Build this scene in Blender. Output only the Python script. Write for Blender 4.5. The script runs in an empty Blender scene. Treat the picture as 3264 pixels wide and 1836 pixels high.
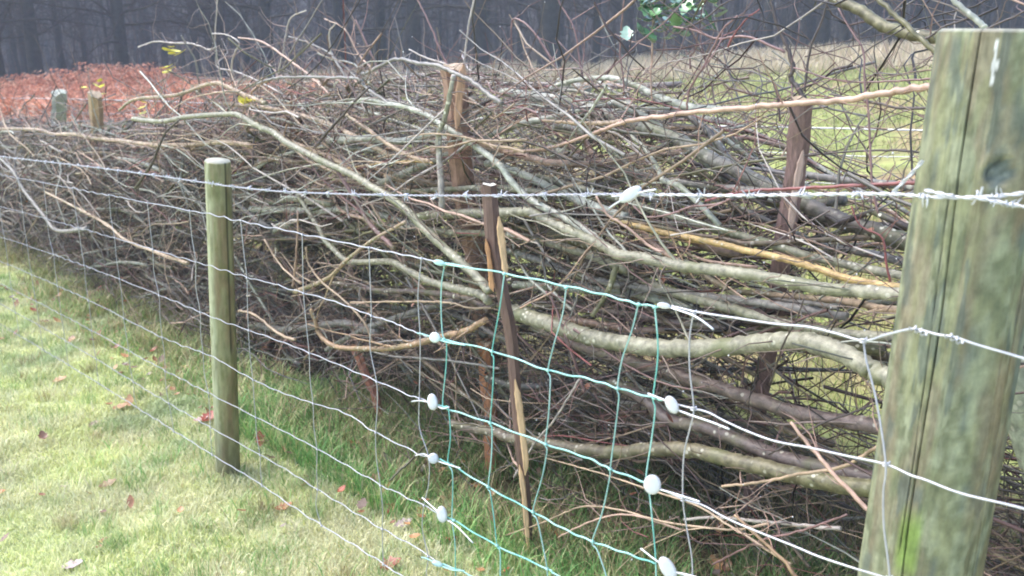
import bpy, math, random
import numpy as np
from mathutils import Vector
random.seed(7); rng = np.random.default_rng(11)
scn = bpy.context.scene; COL = scn.collection
# ------------------------------------------------------------------ camera, sky, sun, exposure
CAMH = 1.4; PITCH = math.radians(15.4)
cam = bpy.data.objects.new('camera', bpy.data.cameras.new('camera')); COL.objects.link(cam)
cam.location = (0, 0, CAMH); cam.rotation_euler = (math.radians(90) - PITCH, 0, 0)
cam.data.sensor_width = 36; cam.data.lens = 36 * 2827 / 3264.
cam.data.clip_start = 0.02; cam.data.clip_end = 1500
cam.data.dof.use_dof = True; cam.data.dof.focus_distance = 2.1; cam.data.dof.aperture_fstop = 6.5
scn.camera = cam
w = bpy.data.worlds.new('World'); scn.world = w; w.use_nodes = True
SUN_EL = math.radians(58); SUN_AZ = math.radians(-75)     # azimuth from +Y, negative = left
nt = w.node_tree; bg = nt.nodes['Background']
sky = nt.nodes.new('ShaderNodeTexSky'); sky.sky_type = 'NISHITA'; sky.sun_disc = False
sky.sun_elevation = SUN_EL; sky.sun_rotation = SUN_AZ; sky.dust_density = 2.8; sky.air_density = 1.0; sky.ozone_density = 1.0
nt.links.new(sky.outputs[0], bg.inputs[0]); bg.inputs[1].default_value = 0.15
sl = bpy.data.lights.new('sun', 'SUN'); sl.energy = .8; sl.angle = math.radians(50); sl.color = (1, 0.985, 0.96)
so = bpy.data.objects.new('sun', sl); COL.objects.link(so)
sd = Vector((math.sin(SUN_AZ) * math.cos(SUN_EL), math.cos(SUN_AZ) * math.cos(SUN_EL), math.sin(SUN_EL)))
so.rotation_euler = sd.to_track_quat('Z', 'Y').to_euler()
scn.view_settings.view_transform = 'Standard'; scn.view_settings.look = 'None'
scn.view_settings.exposure = 1.62; scn.view_settings.gamma = 1.0
scn.cycles.max_bounces = 5; scn.cycles.diffuse_bounces = 3; scn.cycles.glossy_bounces = 2
scn.cycles.transmission_bounces = 3; scn.cycles.volume_bounces = 1; scn.cycles.transparent_max_bounces = 8
scn.cycles.caustics_reflective = False; scn.cycles.caustics_refractive = False
scn.cycles.use_denoising = True; scn.cycles.filter_width = 1.9

# ------------------------------------------------------------------ geometry of the place
F = 2827.; CX, CY = 1632., 918.; cp, sp = math.cos(PITCH), math.sin(PITCH)
P1 = np.array([-.962, 2.724]); DV = np.array([-.681, .732]); DV /= np.linalg.norm(DV); NV = np.array([DV[1], -DV[0]])
def ray(x, y):
    a = (x - CX) / F; u = (CY - y) / F
    return np.array([a, cp + sp * u, -sp + cp * u])
def S(x, y, w):                      # sight line meets the upright plane w metres behind the fence line
    r = ray(x, y); t = (w + P1 @ NV) / (r[:2] @ NV); P = r * t; P[2] += CAMH
    return P
def depth(P): return P[1] * cp - (P[2] - CAMH) * sp
def sw(X, Y):
    dx = X - P1[0]; dy = Y - P1[1]
    return dx * DV[0] + dy * DV[1], dx * NV[0] + dy * NV[1]
def vnoise(x, y, seed=0):            # smooth value noise, numpy
    x = np.asarray(x, float); y = np.asarray(y, float)
    xi = np.floor(x).astype(np.int64); yi = np.floor(y).astype(np.int64); fx = x - xi; fy = y - yi
    fx = fx * fx * (3 - 2 * fx); fy = fy * fy * (3 - 2 * fy)
    def h(a, b):
        n = (a * 374761393 + b * 668265263 + seed * 1442695041) & 0xffffffff
        n = ((n ^ (n >> 13)) * 1274126177) & 0xffffffff
        return ((n ^ (n >> 16)) & 0xffff) / 65535.
    return (h(xi, yi) * (1 - fx) + h(xi + 1, yi) * fx) * (1 - fy) + (h(xi, yi + 1) * (1 - fx) + h(xi + 1, yi + 1) * fx) * fy
def fbm(x, y, seed=0, o=4):
    s = 0; a = .5
    for k in range(o): s = s + a * vnoise(x * 2 ** k, y * 2 ** k, seed + k); a *= .5
    return s / (1 - .5 ** o)
def sstep(a, b, x): t = np.clip((x - a) / (b - a), 0, 1); return t * t * (3 - 2 * t)
def G(X, Y):                         # terrain height
    X = np.asarray(X, float); Y = np.asarray(Y, float)
    s, wv = sw(X, Y); r = np.hypot(X, Y)
    front = sstep(-3, 4, Y)
    s = np.clip(s, -60, 60)
    z = -.0545 * s
    rr = np.clip(r - 4.0, 0, None)
    lf = sstep(-.02, -.45, X / (r + .1))      # the ground falls away to the left
    z = z + front * ((1.66 - .34 * lf) * np.minimum(rr / 26., 1) ** 1.15 + .05 * np.clip(r - 30, 0, 40) + .16 * np.clip(r - 70, 0, 70))
    z = z + (fbm(X * 5, Y * 5, 2, 3) - .5) * .045 * (1 - sstep(5, 8, r))
    z = z + (fbm(X * .7, Y * .7, 3) - .5) * .10 * sstep(.3, 3, r) * sstep(-.1, 1.5, np.abs(wv)) + (fbm(X * .12, Y * .12, 9) - .5) * .5 * sstep(6, 25, r)
    return z
def gnd(x, y):                       # sight line meets the terrain
    r = ray(x, y); t = .5
    while t < 80:
        if CAMH + t * r[2] <= G(t * r[0], t * r[1]): break
        t += .01 + t * .002
    return np.array([t * r[0], t * r[1], float(G(t * r[0], t * r[1]))])
def swz(s, w_, h=0.):                # point from along-fence, behind-fence, height above ground
    X = P1[0] + s * DV[0] + w_ * NV[0]; Y = P1[1] + s * DV[1] + w_ * NV[1]
    return np.stack([X, Y, G(X, Y) + h], -1)

# ------------------------------------------------------------------ mesh helpers
def mesh(name, V, Q, T=None, C=None, smooth=True):
    V = np.asarray(V, np.float32).reshape(-1, 3); me = bpy.data.meshes.new(name)
    Q = np.asarray(Q, np.int32).reshape(-1, 4) if Q is not None else np.zeros((0, 4), np.int32)
    T = np.asarray(T, np.int32).reshape(-1, 3) if T is not None else np.zeros((0, 3), np.int32)
    me.vertices.add(len(V)); me.vertices.foreach_set('co', V.ravel())
    nl = Q.size + T.size; me.loops.add(nl); me.loops.foreach_set('vertex_index', np.concatenate([Q.ravel(), T.ravel()]))
    npoly = len(Q) + len(T); me.polygons.add(npoly)
    me.polygons.foreach_set('loop_start', np.concatenate([np.arange(len(Q)) * 4, Q.size + np.arange(len(T)) * 3]).astype(np.int32))
    me.update(calc_edges=True)
    me.polygons.foreach_set('use_smooth', np.full(npoly, smooth))
    if C is not None:
        C = np.asarray(C, np.float32)
        if C.shape[-1] == 3: C = np.concatenate([C, np.ones(C.shape[:-1] + (1,), np.float32)], -1)
        a = me.color_attributes.new('Col', 'FLOAT_COLOR', 'POINT'); a.data.foreach_set('color', np.ascontiguousarray(C).ravel())
    me.validate(); return me
class MB:                            # collects shapes, builds ONE mesh object
    def __init__(s): s.V = []; s.Q = []; s.T = []; s.C = []; s.n = 0
    def add(s, V, Q=None, T=None, C=(1, 1, 1)):
        V = np.asarray(V, float).reshape(-1, 3)
        if Q is not None and len(Q): s.Q.append(np.asarray(Q).reshape(-1, 4) + s.n)
        if T is not None and len(T): s.T.append(np.asarray(T).reshape(-1, 3) + s.n)
        C = np.asarray(C, float); C = np.broadcast_to(C, (len(V), 3)) if C.ndim == 1 else C.reshape(-1, 3)
        s.V.append(V); s.C.append(C); s.n += len(V); return s
    def tubes(s, P, R, n=5, C=(1, 1, 1)):
        V, Q, CC = tubes(P, R, n, C); return s.add(V, Q, None, CC)
    def build(s, name, mat, parent=None, base=None, smooth=True):
        V = np.concatenate(s.V)
        if base is None: base = parent['_b'] if parent is not None and '_b' in parent else (0, 0, 0)
        base = np.array(list(base), float)
        me = mesh(name, V - base, np.concatenate(s.Q) if s.Q else None, np.concatenate(s.T) if s.T else None, np.concatenate(s.C), smooth)
        me.materials.append(mat); o = bpy.data.objects.new(name, me); COL.objects.link(o)
        if parent is not None: o.parent = parent
        else: o.location = base
        o['_b'] = [float(b) for b in base]
        return o
def tubes(P, R, n=5, C=(1, 1, 1)):
    P = np.asarray(P, float); R = np.asarray(R, float)
    if P.ndim == 2: P = P[None]; R = R[None]
    M, K, _ = P.shape
    T = np.gradient(P, axis=1); T /= np.linalg.norm(T, axis=2, keepdims=True) + 1e-12
    mt = np.abs(T.mean(1)); ax = np.argmin(mt, 1); ref = np.eye(3)[ax][:, None, :]
    U = np.cross(T, ref); U /= np.linalg.norm(U, axis=2, keepdims=True) + 1e-12; W = np.cross(T, U)
    a = np.arange(n) * 2 * math.pi / n
    V = P[:, :, None, :] + R[:, :, None, None] * (np.cos(a)[None, None, :, None] * U[:, :, None, :] + np.sin(a)[None, None, :, None] * W[:, :, None, :])
    i = np.arange(M * K * n).reshape(M, K, n)
    Q = np.stack([i[:, :-1, :], np.roll(i, -1, 2)[:, :-1, :], np.roll(i, -1, 2)[:, 1:, :], i[:, 1:, :]], -1).reshape(-1, 4)
    C = np.asarray(C, float)
    if C.ndim == 1: C = np.broadcast_to(C, (M, K, n, 3))
    elif C.ndim == 2: C = np.broadcast_to(C[:, None, None, :], (M, K, n, 3))
    else: C = np.broadcast_to(C[:, :, None, :], (M, K, n, 3))
    return V.reshape(-1, 3), Q, C.reshape(-1, 3)
def capped(P, R):                    # close the two ends of a tube
    P = np.asarray(P, float); R = np.asarray(R, float)
    t0 = P[0] - P[1]; t0 /= np.linalg.norm(t0); t1 = P[-1] - P[-2]; t1 /= np.linalg.norm(t1)
    P = np.concatenate([[P[0] + t0 * R[0] * .12, P[0] + t0 * R[0] * .1], P, [P[-1] + t1 * R[-1] * .1, P[-1] + t1 * R[-1] * .12]])
    R = np.concatenate([[1e-5, R[0] * .85], R, [R[-1] * .85, 1e-5]]); return P, R
def smooth_path(pts, k=6):
    P = np.asarray(pts, float)
    if len(P) < 3: 
        t = np.linspace(0, 1, k + 1)[:, None]; return P[0] * (1 - t) + P[-1] * t
    E = np.concatenate([[2 * P[0] - P[1]], P, [2 * P[-1] - P[-2]]]); out = []
    for i in range(1, len(E) - 2):
        p0, p1, p2, p3 = E[i - 1:i + 3]
        for t in np.arange(k) / k:
            out.append(.5 * ((2 * p1) + (-p0 + p2) * t + (2 * p0 - 5 * p1 + 4 * p2 - p3) * t * t + (-p0 + 3 * p1 - 3 * p2 + p3) * t ** 3))
    out.append(P[-1]); return np.array(out)
def ico(c, r, squash=(1, 1, 1)):
    p = (1 + 5 ** .5) / 2
    V = np.array([(-1, p, 0), (1, p, 0), (-1, -p, 0), (1, -p, 0), (0, -1, p), (0, 1, p), (0, -1, -p), (0, 1, -p), (p, 0, -1), (p, 0, 1), (-p, 0, -1), (-p, 0, 1)], float)
    V /= np.linalg.norm(V[0]); T = [(0, 11, 5), (0, 5, 1), (0, 1, 7), (0, 7, 10), (0, 10, 11), (1, 5, 9), (5, 11, 4), (11, 10, 2), (10, 7, 6), (7, 1, 8), (3, 9, 4), (3, 4, 2), (3, 2, 6), (3, 6, 8), (3, 8, 9), (4, 9, 5), (2, 4, 11), (6, 2, 10), (8, 6, 7), (9, 8, 1)]
    return V * r * np.array(squash) + c, T
def tag(o, label=None, cat=None, group=None, kind=None):
    if label: o['label'] = label
    if cat: o['category'] = cat
    if group: o['group'] = group
    if kind: o['kind'] = kind
    return o
def empty(name, loc):
    o = bpy.data.objects.new(name, None); COL.objects.link(o); o.location = [float(v) for v in loc]; o['_b'] = [float(v) for v in loc]; return o

# ------------------------------------------------------------------ materials
def mat(name, rough=.6, spec=.5, metal=0., noise=40., amt=.35, bump=.3, bumpd=.002, moss=0., lichen=0., coat=0., base=None, stretch=(1, 1, 1), trans=0.):
    m = bpy.data.materials.new(name); m.use_nodes = True; N = m.node_tree.nodes; L = m.node_tree.links
    b = N['Principled BSDF']; b.inputs['Roughness'].default_value = rough; b.inputs['Metallic'].default_value = metal
    b.inputs['Specular IOR Level'].default_value = spec; b.inputs['Coat Weight'].default_value = coat; b.inputs['Coat Roughness'].default_value = .25
    at = N.new('ShaderNodeAttribute'); at.attribute_name = 'Col'
    tc = N.new('ShaderNodeTexCoord'); mp = N.new('ShaderNodeMapping'); mp.inputs['Scale'].default_value = stretch
    L.new(tc.outputs['Object'], mp.inputs[0])
    nz = N.new('ShaderNodeTexNoise'); nz.inputs['Scale'].default_value = noise; nz.inputs['Detail'].default_value = 5; nz.inputs['Roughness'].default_value = .65
    L.new(mp.outputs[0], nz.inputs['Vector'])
    mr = N.new('ShaderNodeMapRange'); mr.inputs[1].default_value = .3; mr.inputs[2].default_value = .7; mr.inputs[3].default_value = 1 - amt; mr.inputs[4].default_value = 1 + amt
    L.new(nz.outputs['Fac'], mr.inputs[0])
    mx = N.new('ShaderNodeVectorMath'); mx.operation = 'SCALE'; L.new(at.outputs['Color'], mx.inputs[0]); L.new(mr.outputs[0], mx.inputs['Scale'])
    out = mx.outputs[0]
    def mixc(fac, col, prev):
        q = N.new('ShaderNodeMix'); q.data_type = 'RGBA'; L.new(fac, q.inputs['Factor']); L.new(prev, q.inputs[6]); q.inputs[7].default_value = col + (1,); return q.outputs[2]
    def ramp(src, a, bb):
        q = N.new('ShaderNodeMapRange'); q.inputs[1].default_value = a; q.inputs[2].default_value = bb; L.new(src, q.inputs[0]); return q.outputs[0]
    if moss:
        n2 = N.new('ShaderNodeTexNoise'); n2.inputs['Scale'].default_value = 11; n2.inputs['Detail'].default_value = 4; L.new(tc.outputs['Object'], n2.inputs['Vector'])
        f = ramp(n2.outputs['Fac'], .62 - moss * .2, .72)
        q = N.new('ShaderNodeMath'); q.operation = 'MULTIPLY'; q.inputs[1].default_value = .75; L.new(f, q.inputs[0])
        out = mixc(q.outputs[0], (.15, .17, .07), out)
    if lichen:
        vo = N.new('ShaderNodeTexVoronoi'); vo.inputs['Scale'].default_value = 55; L.new(tc.outputs['Object'], vo.inputs['Vector'])
        n3 = N.new('ShaderNodeTexNoise'); n3.inputs['Scale'].default_value = 9; L.new(tc.outputs['Object'], n3.inputs['Vector'])
        a = ramp(vo.outputs['Distance'], .30, .20); c = ramp(n3.outputs['Fac'], .62 - .25 * lichen, .66)
        q = N.new('ShaderNodeMath'); q.operation = 'MULTIPLY'; L.new(a, q.inputs[0]); L.new(c, q.inputs[1])
        out = mixc(q.outputs[0], (.66, .64, .52), out)
    L.new(out, b.inputs['Base Color'])
    if bump:
        bp = N.new('ShaderNodeBump'); bp.inputs['Strength'].default_value = bump; bp.inputs['Distance'].default_value = bumpd
        L.new(nz.outputs['Fac'], bp.inputs['Height']); L.new(bp.outputs[0], b.inputs['Normal'])
    if trans:
        tr = N.new('ShaderNodeBsdfTranslucent'); L.new(out, tr.inputs[0]); ms = N.new('ShaderNodeMixShader'); ms.inputs[0].default_value = trans
        L.new(b.outputs[0], ms.inputs[1]); L.new(tr.outputs[0], ms.inputs[2]); L.new(ms.outputs[0], N['Material Output'].inputs[0])
    return m
M_BARK = mat('stem_bark', .5, .5, noise=55, amt=.5, bump=1., bumpd=.003, moss=.55, lichen=.7, coat=.15)
M_TWIG = mat('twig_bark', .42, .5, noise=30, amt=.35, bump=0, coat=.2)
M_WOOD = mat('split_wood', .55, .4, noise=30, amt=.3, bump=.6, bumpd=.003, stretch=(4, 4, .5))
M_GRASS = mat('grass_blade', .5, .4, noise=3, amt=.15, bump=0, trans=.25)
M_GROUND = mat('ground_soil', .95, .2, noise=5, amt=.4, bump=.9, bumpd=.03)
M_WIRE = mat('galvanised_wire', .38, .6, metal=.35, noise=90, amt=.12, bump=0)
M_TEAL = mat('teal_coated_wire', .3, .6, noise=60, amt=.2, bump=0, coat=.5)
M_CLAMP = mat('zinc_clamp_glare', .3, .7, metal=.1, noise=40, amt=.06, bump=0)
M_LEAF = mat('dead_leaf', .45, .5, noise=60, amt=.3, bump=.3, coat=.2, trans=.1)
M_HOLLY = mat('holly_leaf', .16, .8, noise=40, amt=.2, bump=0, coat=.6)
M_TREE = mat('tree_bark', .85, .2, noise=8, amt=.35, bump=0)
M_DROP = mat('water_drop', .03, 1., noise=1, amt=0, bump=0, coat=1.)
HAZE = .0030
GRN = {'brn': (.19, .145, .125), 'gg': (.285, .275, .20), 'tan': (.42, .31, .21), 'red': (.24, .075, .07), 'dark': (.085, .065, .06), 'gold': (.52, .36, .15),
       'lich': (.43, .44, .37), 'pale': (.46, .41, .37), 'pur': (.235, .14, .13), 'pink': (.50, .34, .26), 'olive': (.15, .14, .075), 'grey': (.25, .235, .215), 'rust': (.38, .25, .15)}
# ------------------------------------------------------------------ traced laid stems and shoots
# (name, colour, diameter first, diameter last (photo px), depth first, depth last (m behind fence), points, label)
STEMS = [
('laid_branch','gg',20,30,.64,.60,[(1700,560),(1850,600),(2000,645),(2150,690),(2300,735),(2450,775),(2600,822),(2850,875),(3050,900)],'grey-green stem running just above the golden-brown one'),
('lichened_branch','lich',22,30,.62,.6,[(1550,520),(1650,548),(1760,600),(1880,652),(2000,695)],'lichened stem under the barbed wire just right of the long dark stake'),
('laid_branch','grey',20,28,.60,.56,[(1620,800),(1720,830),(1850,880),(2000,912),(2200,938),(2400,962),(2700,1010)],'grey stem between the upper thick stem and the white-spotted one'),
('laid_branch','gg',18,26,.58,.55,[(1200,715),(1400,738),(1560,745),(1700,762),(1850,805),(2000,862)],'grey-green stem passing behind the long dark stake below the upper thick stem'),
('laid_branch','brn',18,26,.62,.6,[(1700,975),(1850,985),(2000,1000),(2150,1030),(2350,1052),(2600,1120)],'brown stem just above the thickest bowed stem'),
('laid_branch','gg',14,22,.6,.58,[(1130,625),(1300,612),(1450,602),(1600,600),(1750,618)],'level grey-green stem right behind the barbed wire at the long dark stake'),
('laid_branch','grey',18,26,.74,.7,[(1750,470),(1900,520),(2050,560),(2250,592),(2450,612)],'grey stem sloping above the barbed wire clamp'),
('laid_branch','tan',14,20,.6,.58,[(700,330),(850,345),(1000,380),(1120,430),(1250,500)],'tan stem curving over the hedge top above the long bent branch'),
('laid_branch','brn',14,22,.5,.5,[(1060,900),(1200,925),(1340,930),(1480,950),(1560,990)],'brown stem above the U-shaped branch by the long dark stake'),
('thin_branch','olive',9,12,.62,.62,[(2025,578),(2160,560),(2290,535),(2400,515),(2564,496)],'olive twig curving up under the big lichened trunk to the purple stake'),
('laid_branch','grey',22,28,.8,.75,[(2500,540),(2600,562),(2700,576),(2860,590),(2980,602)],'grey stem lying just above the red briar at the big post'),
('laid_branch','tan',22,22,.95,.9,[(1640,372),(1728,385),(1800,398),(1870,405),(1940,402)],'tan stem lying below the pale lichened end right of the red stake'),
('laid_branch','dark',14,20,.8,.7,[(2150,500),(2280,545),(2380,600),(2440,630)],'dark stem crossing under the big lichened trunk'),
('laid_branch','grey',12,22,1.0,.9,[(1990,260),(2060,300),(2130,335),(2200,345),(2300,352)],'rough grey stem along the hedge top below the light grey arch'),
('laid_branch','gg',26,46,.52,.40,[(1330,690),(1416,683),(1527,680),(1609,677),(1686,675),(1724,694),(1784,724),(1857,754),(1921,784),(1972,810),(2049,822),(2135,840),(2242,857),(2327,866),(2450,886),(2542,904),(2628,921),(2756,929),(2863,938),(3050,950),(3260,1000)],'thick grey-green stem sloping from behind the front stake to mid height of the big post'),
('laid_branch','gg',50,70,.50,.36,[(1638,994),(1707,1019),(1793,1045),(1878,1075),(1964,1092),(2071,1105),(2199,1111),(2327,1105),(2450,1092),(2521,1086),(2607,1098),(2692,1130),(2778,1178),(2842,1212),(2960,1290),(3100,1390)],'thickest smooth grey stem bowing low behind the teal mesh toward the big post'),
('laid_branch','brn',30,52,.60,.50,[(1700,1040),(1800,1085),(1908,1125),(1985,1150),(2113,1178),(2214,1216),(2346,1253),(2450,1288),(2600,1330),(2750,1352),(2950,1400)],'brown trunk running under the thickest bowed stem'),
('laid_branch','brn>dark',34,56,.52,.44,[(1950,1215),(2061,1278),(2127,1335),(2258,1367),(2390,1419),(2500,1462),(2650,1500),(2800,1530)],'blackish trunk lying low behind the right-hand wire clamps'),
('mossy_branch','brn>olive',26,60,.46,.42,[(1436,1349),(1502,1367),(1568,1375),(1620,1393),(1710,1411),(1819,1428),(1951,1441),(2083,1432),(2214,1437),(2346,1472),(2450,1495),(2600,1530),(2800,1560)],'lowest mossy grey trunk just above the grass behind the teal mesh'),
('long_branch','pink',8,26,.55,.40,[(1600,486),(1728,475),(1814,453),(1899,423),(1964,398),(2028,381),(2156,364),(2284,351),(2450,338),(2542,329),(2671,321),(2799,299),(2927,282),(3010,272),(3150,250)],'long smooth tan branch rising to the right above the purple stake'),
('long_branch','tan',9,18,.56,.52,[(1728,385),(1800,389),(1870,394),(1951,390),(1990,388)],'short tan fork joining the long rising tan branch from the left'),
('long_branch','gg',14,30,.42,.40,[(424,379),(514,387),(599,372),(728,364),(762,368),(820,402),(864,419),(928,462),(1035,518),(1121,556),(1185,595),(1228,620),(1292,668),(1326,703),(1399,775),(1463,831),(1527,891),(1560,930)],'long bent grey-green branch diving from the upper left to the front stake'),
('long_branch','gg',14,28,.50,.42,[(950,620),(1014,724),(1040,771),(1100,827),(1121,835),(1228,833),(1262,840),(1305,865),(1378,900),(1442,917),(1527,938),(1556,960)],'crooked grey-green branch with a flat middle ending behind the front stake'),
('curved_branch','rust',12,22,.38,.45,[(990,985),(1005,1024),(1014,1058),(1040,1088),(1078,1107),(1142,1111),(1228,1111),(1314,1099),(1399,1075),(1485,1054),(1549,1019)],'U-shaped tan branch curling up on its left end'),
('thin_branch','tan',7,10,.40,.42,[(975,788),(984,840),(1022,895),(1078,942),(1125,985),(1164,1032),(1189,1090)],'thin tan twig curving down into the U-shaped branch'),
('long_branch','lich',13,27,.50,.50,[(1120,330),(1164,317),(1228,329),(1292,342),(1356,364),(1408,398),(1463,432),(1528,475),(1592,526),(1640,590),(1707,647),(1793,690),(1880,745),(1950,800),(2020,828)],'pale lichened branch sloping from the red stake down to the middle'),
('upright_stick','pale',15,22,.46,.46,[(1446,240),(1433,308),(1416,385),(1399,428),(1401,514),(1408,620),(1408,686)],'whitish upright stick crossing in front of the red stake'),
('thin_shoot','pale',6,9,.6,.6,[(1514,-30),(1510,0),(1493,86),(1485,150),(1480,222)],'tall pale upright shoot standing beside the top of the red stake'),
('arched_branch','grey',10,16,.50,.48,[(1159,235),(1206,214),(1262,190),(1335,201),(1399,210),(1463,240),(1506,261),(1549,295),(1600,330)],'grey arched branch peaking left of the red stake top'),
('thin_shoot','pale',6,10,.6,.6,[(1305,158),(1356,184),(1420,205),(1463,235)],'short pale twig meeting the grey arched branch near the red stake'),
('arched_branch','grey',9,13,.5,.5,[(800,274),(864,252),(928,246),(1035,246),(1142,252),(1164,278),(1228,321),(1270,350)],'low grey arch running flat along the hedge top left of the grey peaked arch'),
('dark_stick','dark',8,13,.42,.42,[(1176,278),(1121,334),(1057,407),(1005,466)],'dark straight stick leaning across the upper middle of the hedge'),
('thin_branch','tan',12,14,.52,.5,[(1100,364),(1164,407),(1228,454),(1314,501),(1369,514)],'tan stick sloping down beside the whitish upright stick'),
('yellow_twig','gold',6,9,.5,.5,[(1057,544),(1142,531),(1228,520),(1314,514),(1378,518)],'thin yellow twig lying left of the whitish upright stick'),
('lichened_branch','lich',24,20,.58,.58,[(1048,449),(1121,445),(1185,441),(1260,450),(1330,440),(1378,428)],'short white-lichened log lying in the upper middle of the hedge'),
('laid_branch','lich',14,26,.72,.7,[(1767,274),(1835,257),(1921,248),(1964,252),(2028,274),(2071,295),(2135,321),(2220,345),(2330,350)],'light grey arched stem along the hedge top before the green field'),
('thin_branch','gg',9,16,.85,.8,[(1740,330),(1793,291),(1857,295),(1942,317),(2011,338),(2060,362)],'forked olive branch below the light grey arched stem'),
('lichened_branch','lich>dark',30,60,.74,.70,[(1600,295),(1728,312),(1814,325),(1878,342),(1964,376),(2071,411),(2156,441),(2220,479),(2284,513),(2400,570),(2538,638),(2607,673),(2692,707),(2778,733),(2885,771),(3100,820)],'big lichened trunk sloping from the hedge top past the purple stake'),
('laid_branch','grey',16,34,.85,.7,[(2330,650),(2480,720),(2628,784),(2713,797),(2799,814),(2885,835),(3100,870)],'dark grey stem below the big lichened trunk near the big post'),
('golden_branch','gold',18,26,.58,.50,[(1950,700),(2028,720),(2113,741),(2199,758),(2284,775),(2370,797),(2435,810),(2521,831),(2607,857),(2713,891),(2860,915),(3050,930)],'golden-brown stem above the upper thick grey-green stem'),
('laid_branch','gg',26,36,.60,.50,[(1964,848),(2028,882),(2113,921),(2199,947),(2284,972),(2370,994),(2450,1020),(2560,1045),(2671,1062),(2799,1072),(3000,1090)],'grey-green stem branching down below the upper thick stem'),
('lichened_branch','lich',24,30,.60,.62,[(1638,908),(1728,912),(1857,921),(1985,929),(2080,950),(2199,985)],'white-spotted stem starting right of the front stake'),
('laid_branch','tan',18,28,.66,.5,[(2340,930),(2450,938),(2585,951),(2692,959),(2799,981),(2863,989),(3050,1000)],'tan stem close beneath the upper thick stem at the big post'),
('laid_branch','dark',24,38,.75,.6,[(2420,1040),(2520,1060),(2640,1080),(2760,1120),(2860,1150),(3000,1190)],'short dark stem between two thick stems at the big post'),
('mossy_branch','olive',30,44,.75,.65,[(2600,-40),(2662,0),(2735,28),(2799,73),(2863,98),(2949,116),(3040,122),(3160,130)],'mossy overhanging branch at the top beside the big post'),
('overhanging_branch','olive',14,20,.55,.5,[(2780,-20),(2799,0),(2863,56),(2927,116),(3004,184),(3080,250)],'straight olive branch crossing down onto the left edge of the big post'),
('overhanging_branch','lich',16,20,.5,.5,[(3020,-30),(3039,0),(3098,51),(3141,92)],'pale grey branch ending above the top of the big post'),
('overhanging_twig','dark',7,9,.5,.5,[(3300,10),(3240,50),(3141,95),(3180,110)],'dark twig reaching in from the right above the big post'),
('overhanging_twig','dark',8,10,.5,.5,[(3085,60),(3010,85),(2975,110),(2950,125)],'dark twig joining the branches left of the big post top'),
('upright_shoot','dark',9,18,.6,.6,[(2450,-30),(2457,0),(2482,86),(2508,145),(2529,214),(2521,248),(2555,299),(2575,340)],'thick blackish shoot rising above the purple stake'),
('upright_shoot','dark',6,11,.62,.6,[(2648,-30),(2641,0),(2615,77),(2585,150),(2572,231),(2564,291)],'slender dark shoot forking right above the purple stake'),
('upright_shoot','pur',6,10,.5,.45,[(2671,26),(2713,98),(2752,163),(2756,257),(2769,364),(2773,471),(2782,599),(2800,680)],'long wavy dark shoot midway between the purple stake and the big post'),
('thin_branch','dark',7,10,.6,.6,[(2564,496),(2713,483),(2842,479),(2953,488),(3060,500)],'dark horizontal twig above the red briar'),
('red_briar','red',8,14,.40,.42,[(2250,640),(2330,618),(2414,607),(2560,600),(2700,592),(2842,586),(2927,582)],'dark red briar running just above the barbed wire'),
('thin_branch','dark',7,12,.55,.55,[(2640,300),(2780,325),(2870,345),(2985,345)],'dark twig curving under the long rising tan branch at the big post'),
('thorny_twig','pur',6,9,.55,.55,[(2530,215),(2640,250),(2740,262),(2880,257),(3000,250)],'thorny twig just above the long rising tan branch'),
('thin_branch','pur',7,9,.5,.5,[(2350,50),(2300,100),(2250,200),(2200,280),(2190,350)],'crooked purple shoot left of the blackish one over the green field'),
('thin_branch','tan',10,16,.35,.45,[(1292,707),(1185,767),(1100,835),(1040,891),(941,930)],'tan branch sloping down left from the long bent branch'),
('thin_branch','pur',12,16,.44,.44,[(1050,500),(1090,570),(1134,634),(1185,720),(1258,793)],'purplish stick crossing behind the long bent branch'),
('upright_shoot','pink',7,9,.40,.40,[(950,673),(946,793),(938,870),(933,917)],'short pale upright twig left of the tan sloping branch'),
('thin_branch','tan',6,9,.40,.40,[(843,763),(886,835),(928,878),(960,905)],'small straight twig just right of the round fence post'),
('thin_branch','tan',7,9,.40,.46,[(1117,964),(1228,962),(1356,962),(1442,966),(1493,981),(1566,981)],'thin level twig crossing to the front stake'),
('thin_branch','tan',8,12,.42,.42,[(760,990),(800,998),(834,1019),(886,1062),(941,1084)],'tan twig drooping just right of the round post at mid height'),
('thin_branch','grey',8,10,.45,.48,[(1180,1120),(1258,1136),(1369,1144),(1485,1156),(1592,1174)],'grey twig under the U-shaped branch'),
('laid_branch','grey',16,26,.6,.6,[(1040,1115),(1074,1096),(1164,1049),(1271,1011),(1378,977),(1450,960)],'grey-brown stem rising behind the U-shaped branch'),
('fallen_stick','olive',9,13,.25,.45,[(1239,1533),(1305,1472),(1348,1428),(1392,1393)],'dark olive stick propped in the green grass left of the front stake'),
('thin_shoot','grey',7,9,.48,.48,[(1891,814),(1865,870),(1844,934),(1818,1011)],'short grey twig hanging behind the top teal wire'),
('thin_shoot','pur',9,13,.46,.46,[(1740,930),(1763,964),(1793,1041),(1822,1126),(1848,1199),(1862,1250)],'purple stick dropping behind the teal mesh'),
('snag','olive',14,20,.46,.5,[(1887,1006),(1917,964),(1946,908),(1964,848)],'dark mossy snag hooked between the two thick stems'),
('thin_branch','pink',9,13,.48,.5,[(1900,626),(1938,686),(1985,715),(2071,784),(2113,805)],'pinkish stick resting on the thick stem under the barbed wire clamp'),
('thin_branch','pur',7,10,.44,.44,[(2019,656),(2048,682),(2079,692),(2156,677),(2199,660),(2284,651),(2327,636)],'kinked purple twig just under the barbed wire right of its clamp'),
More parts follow.
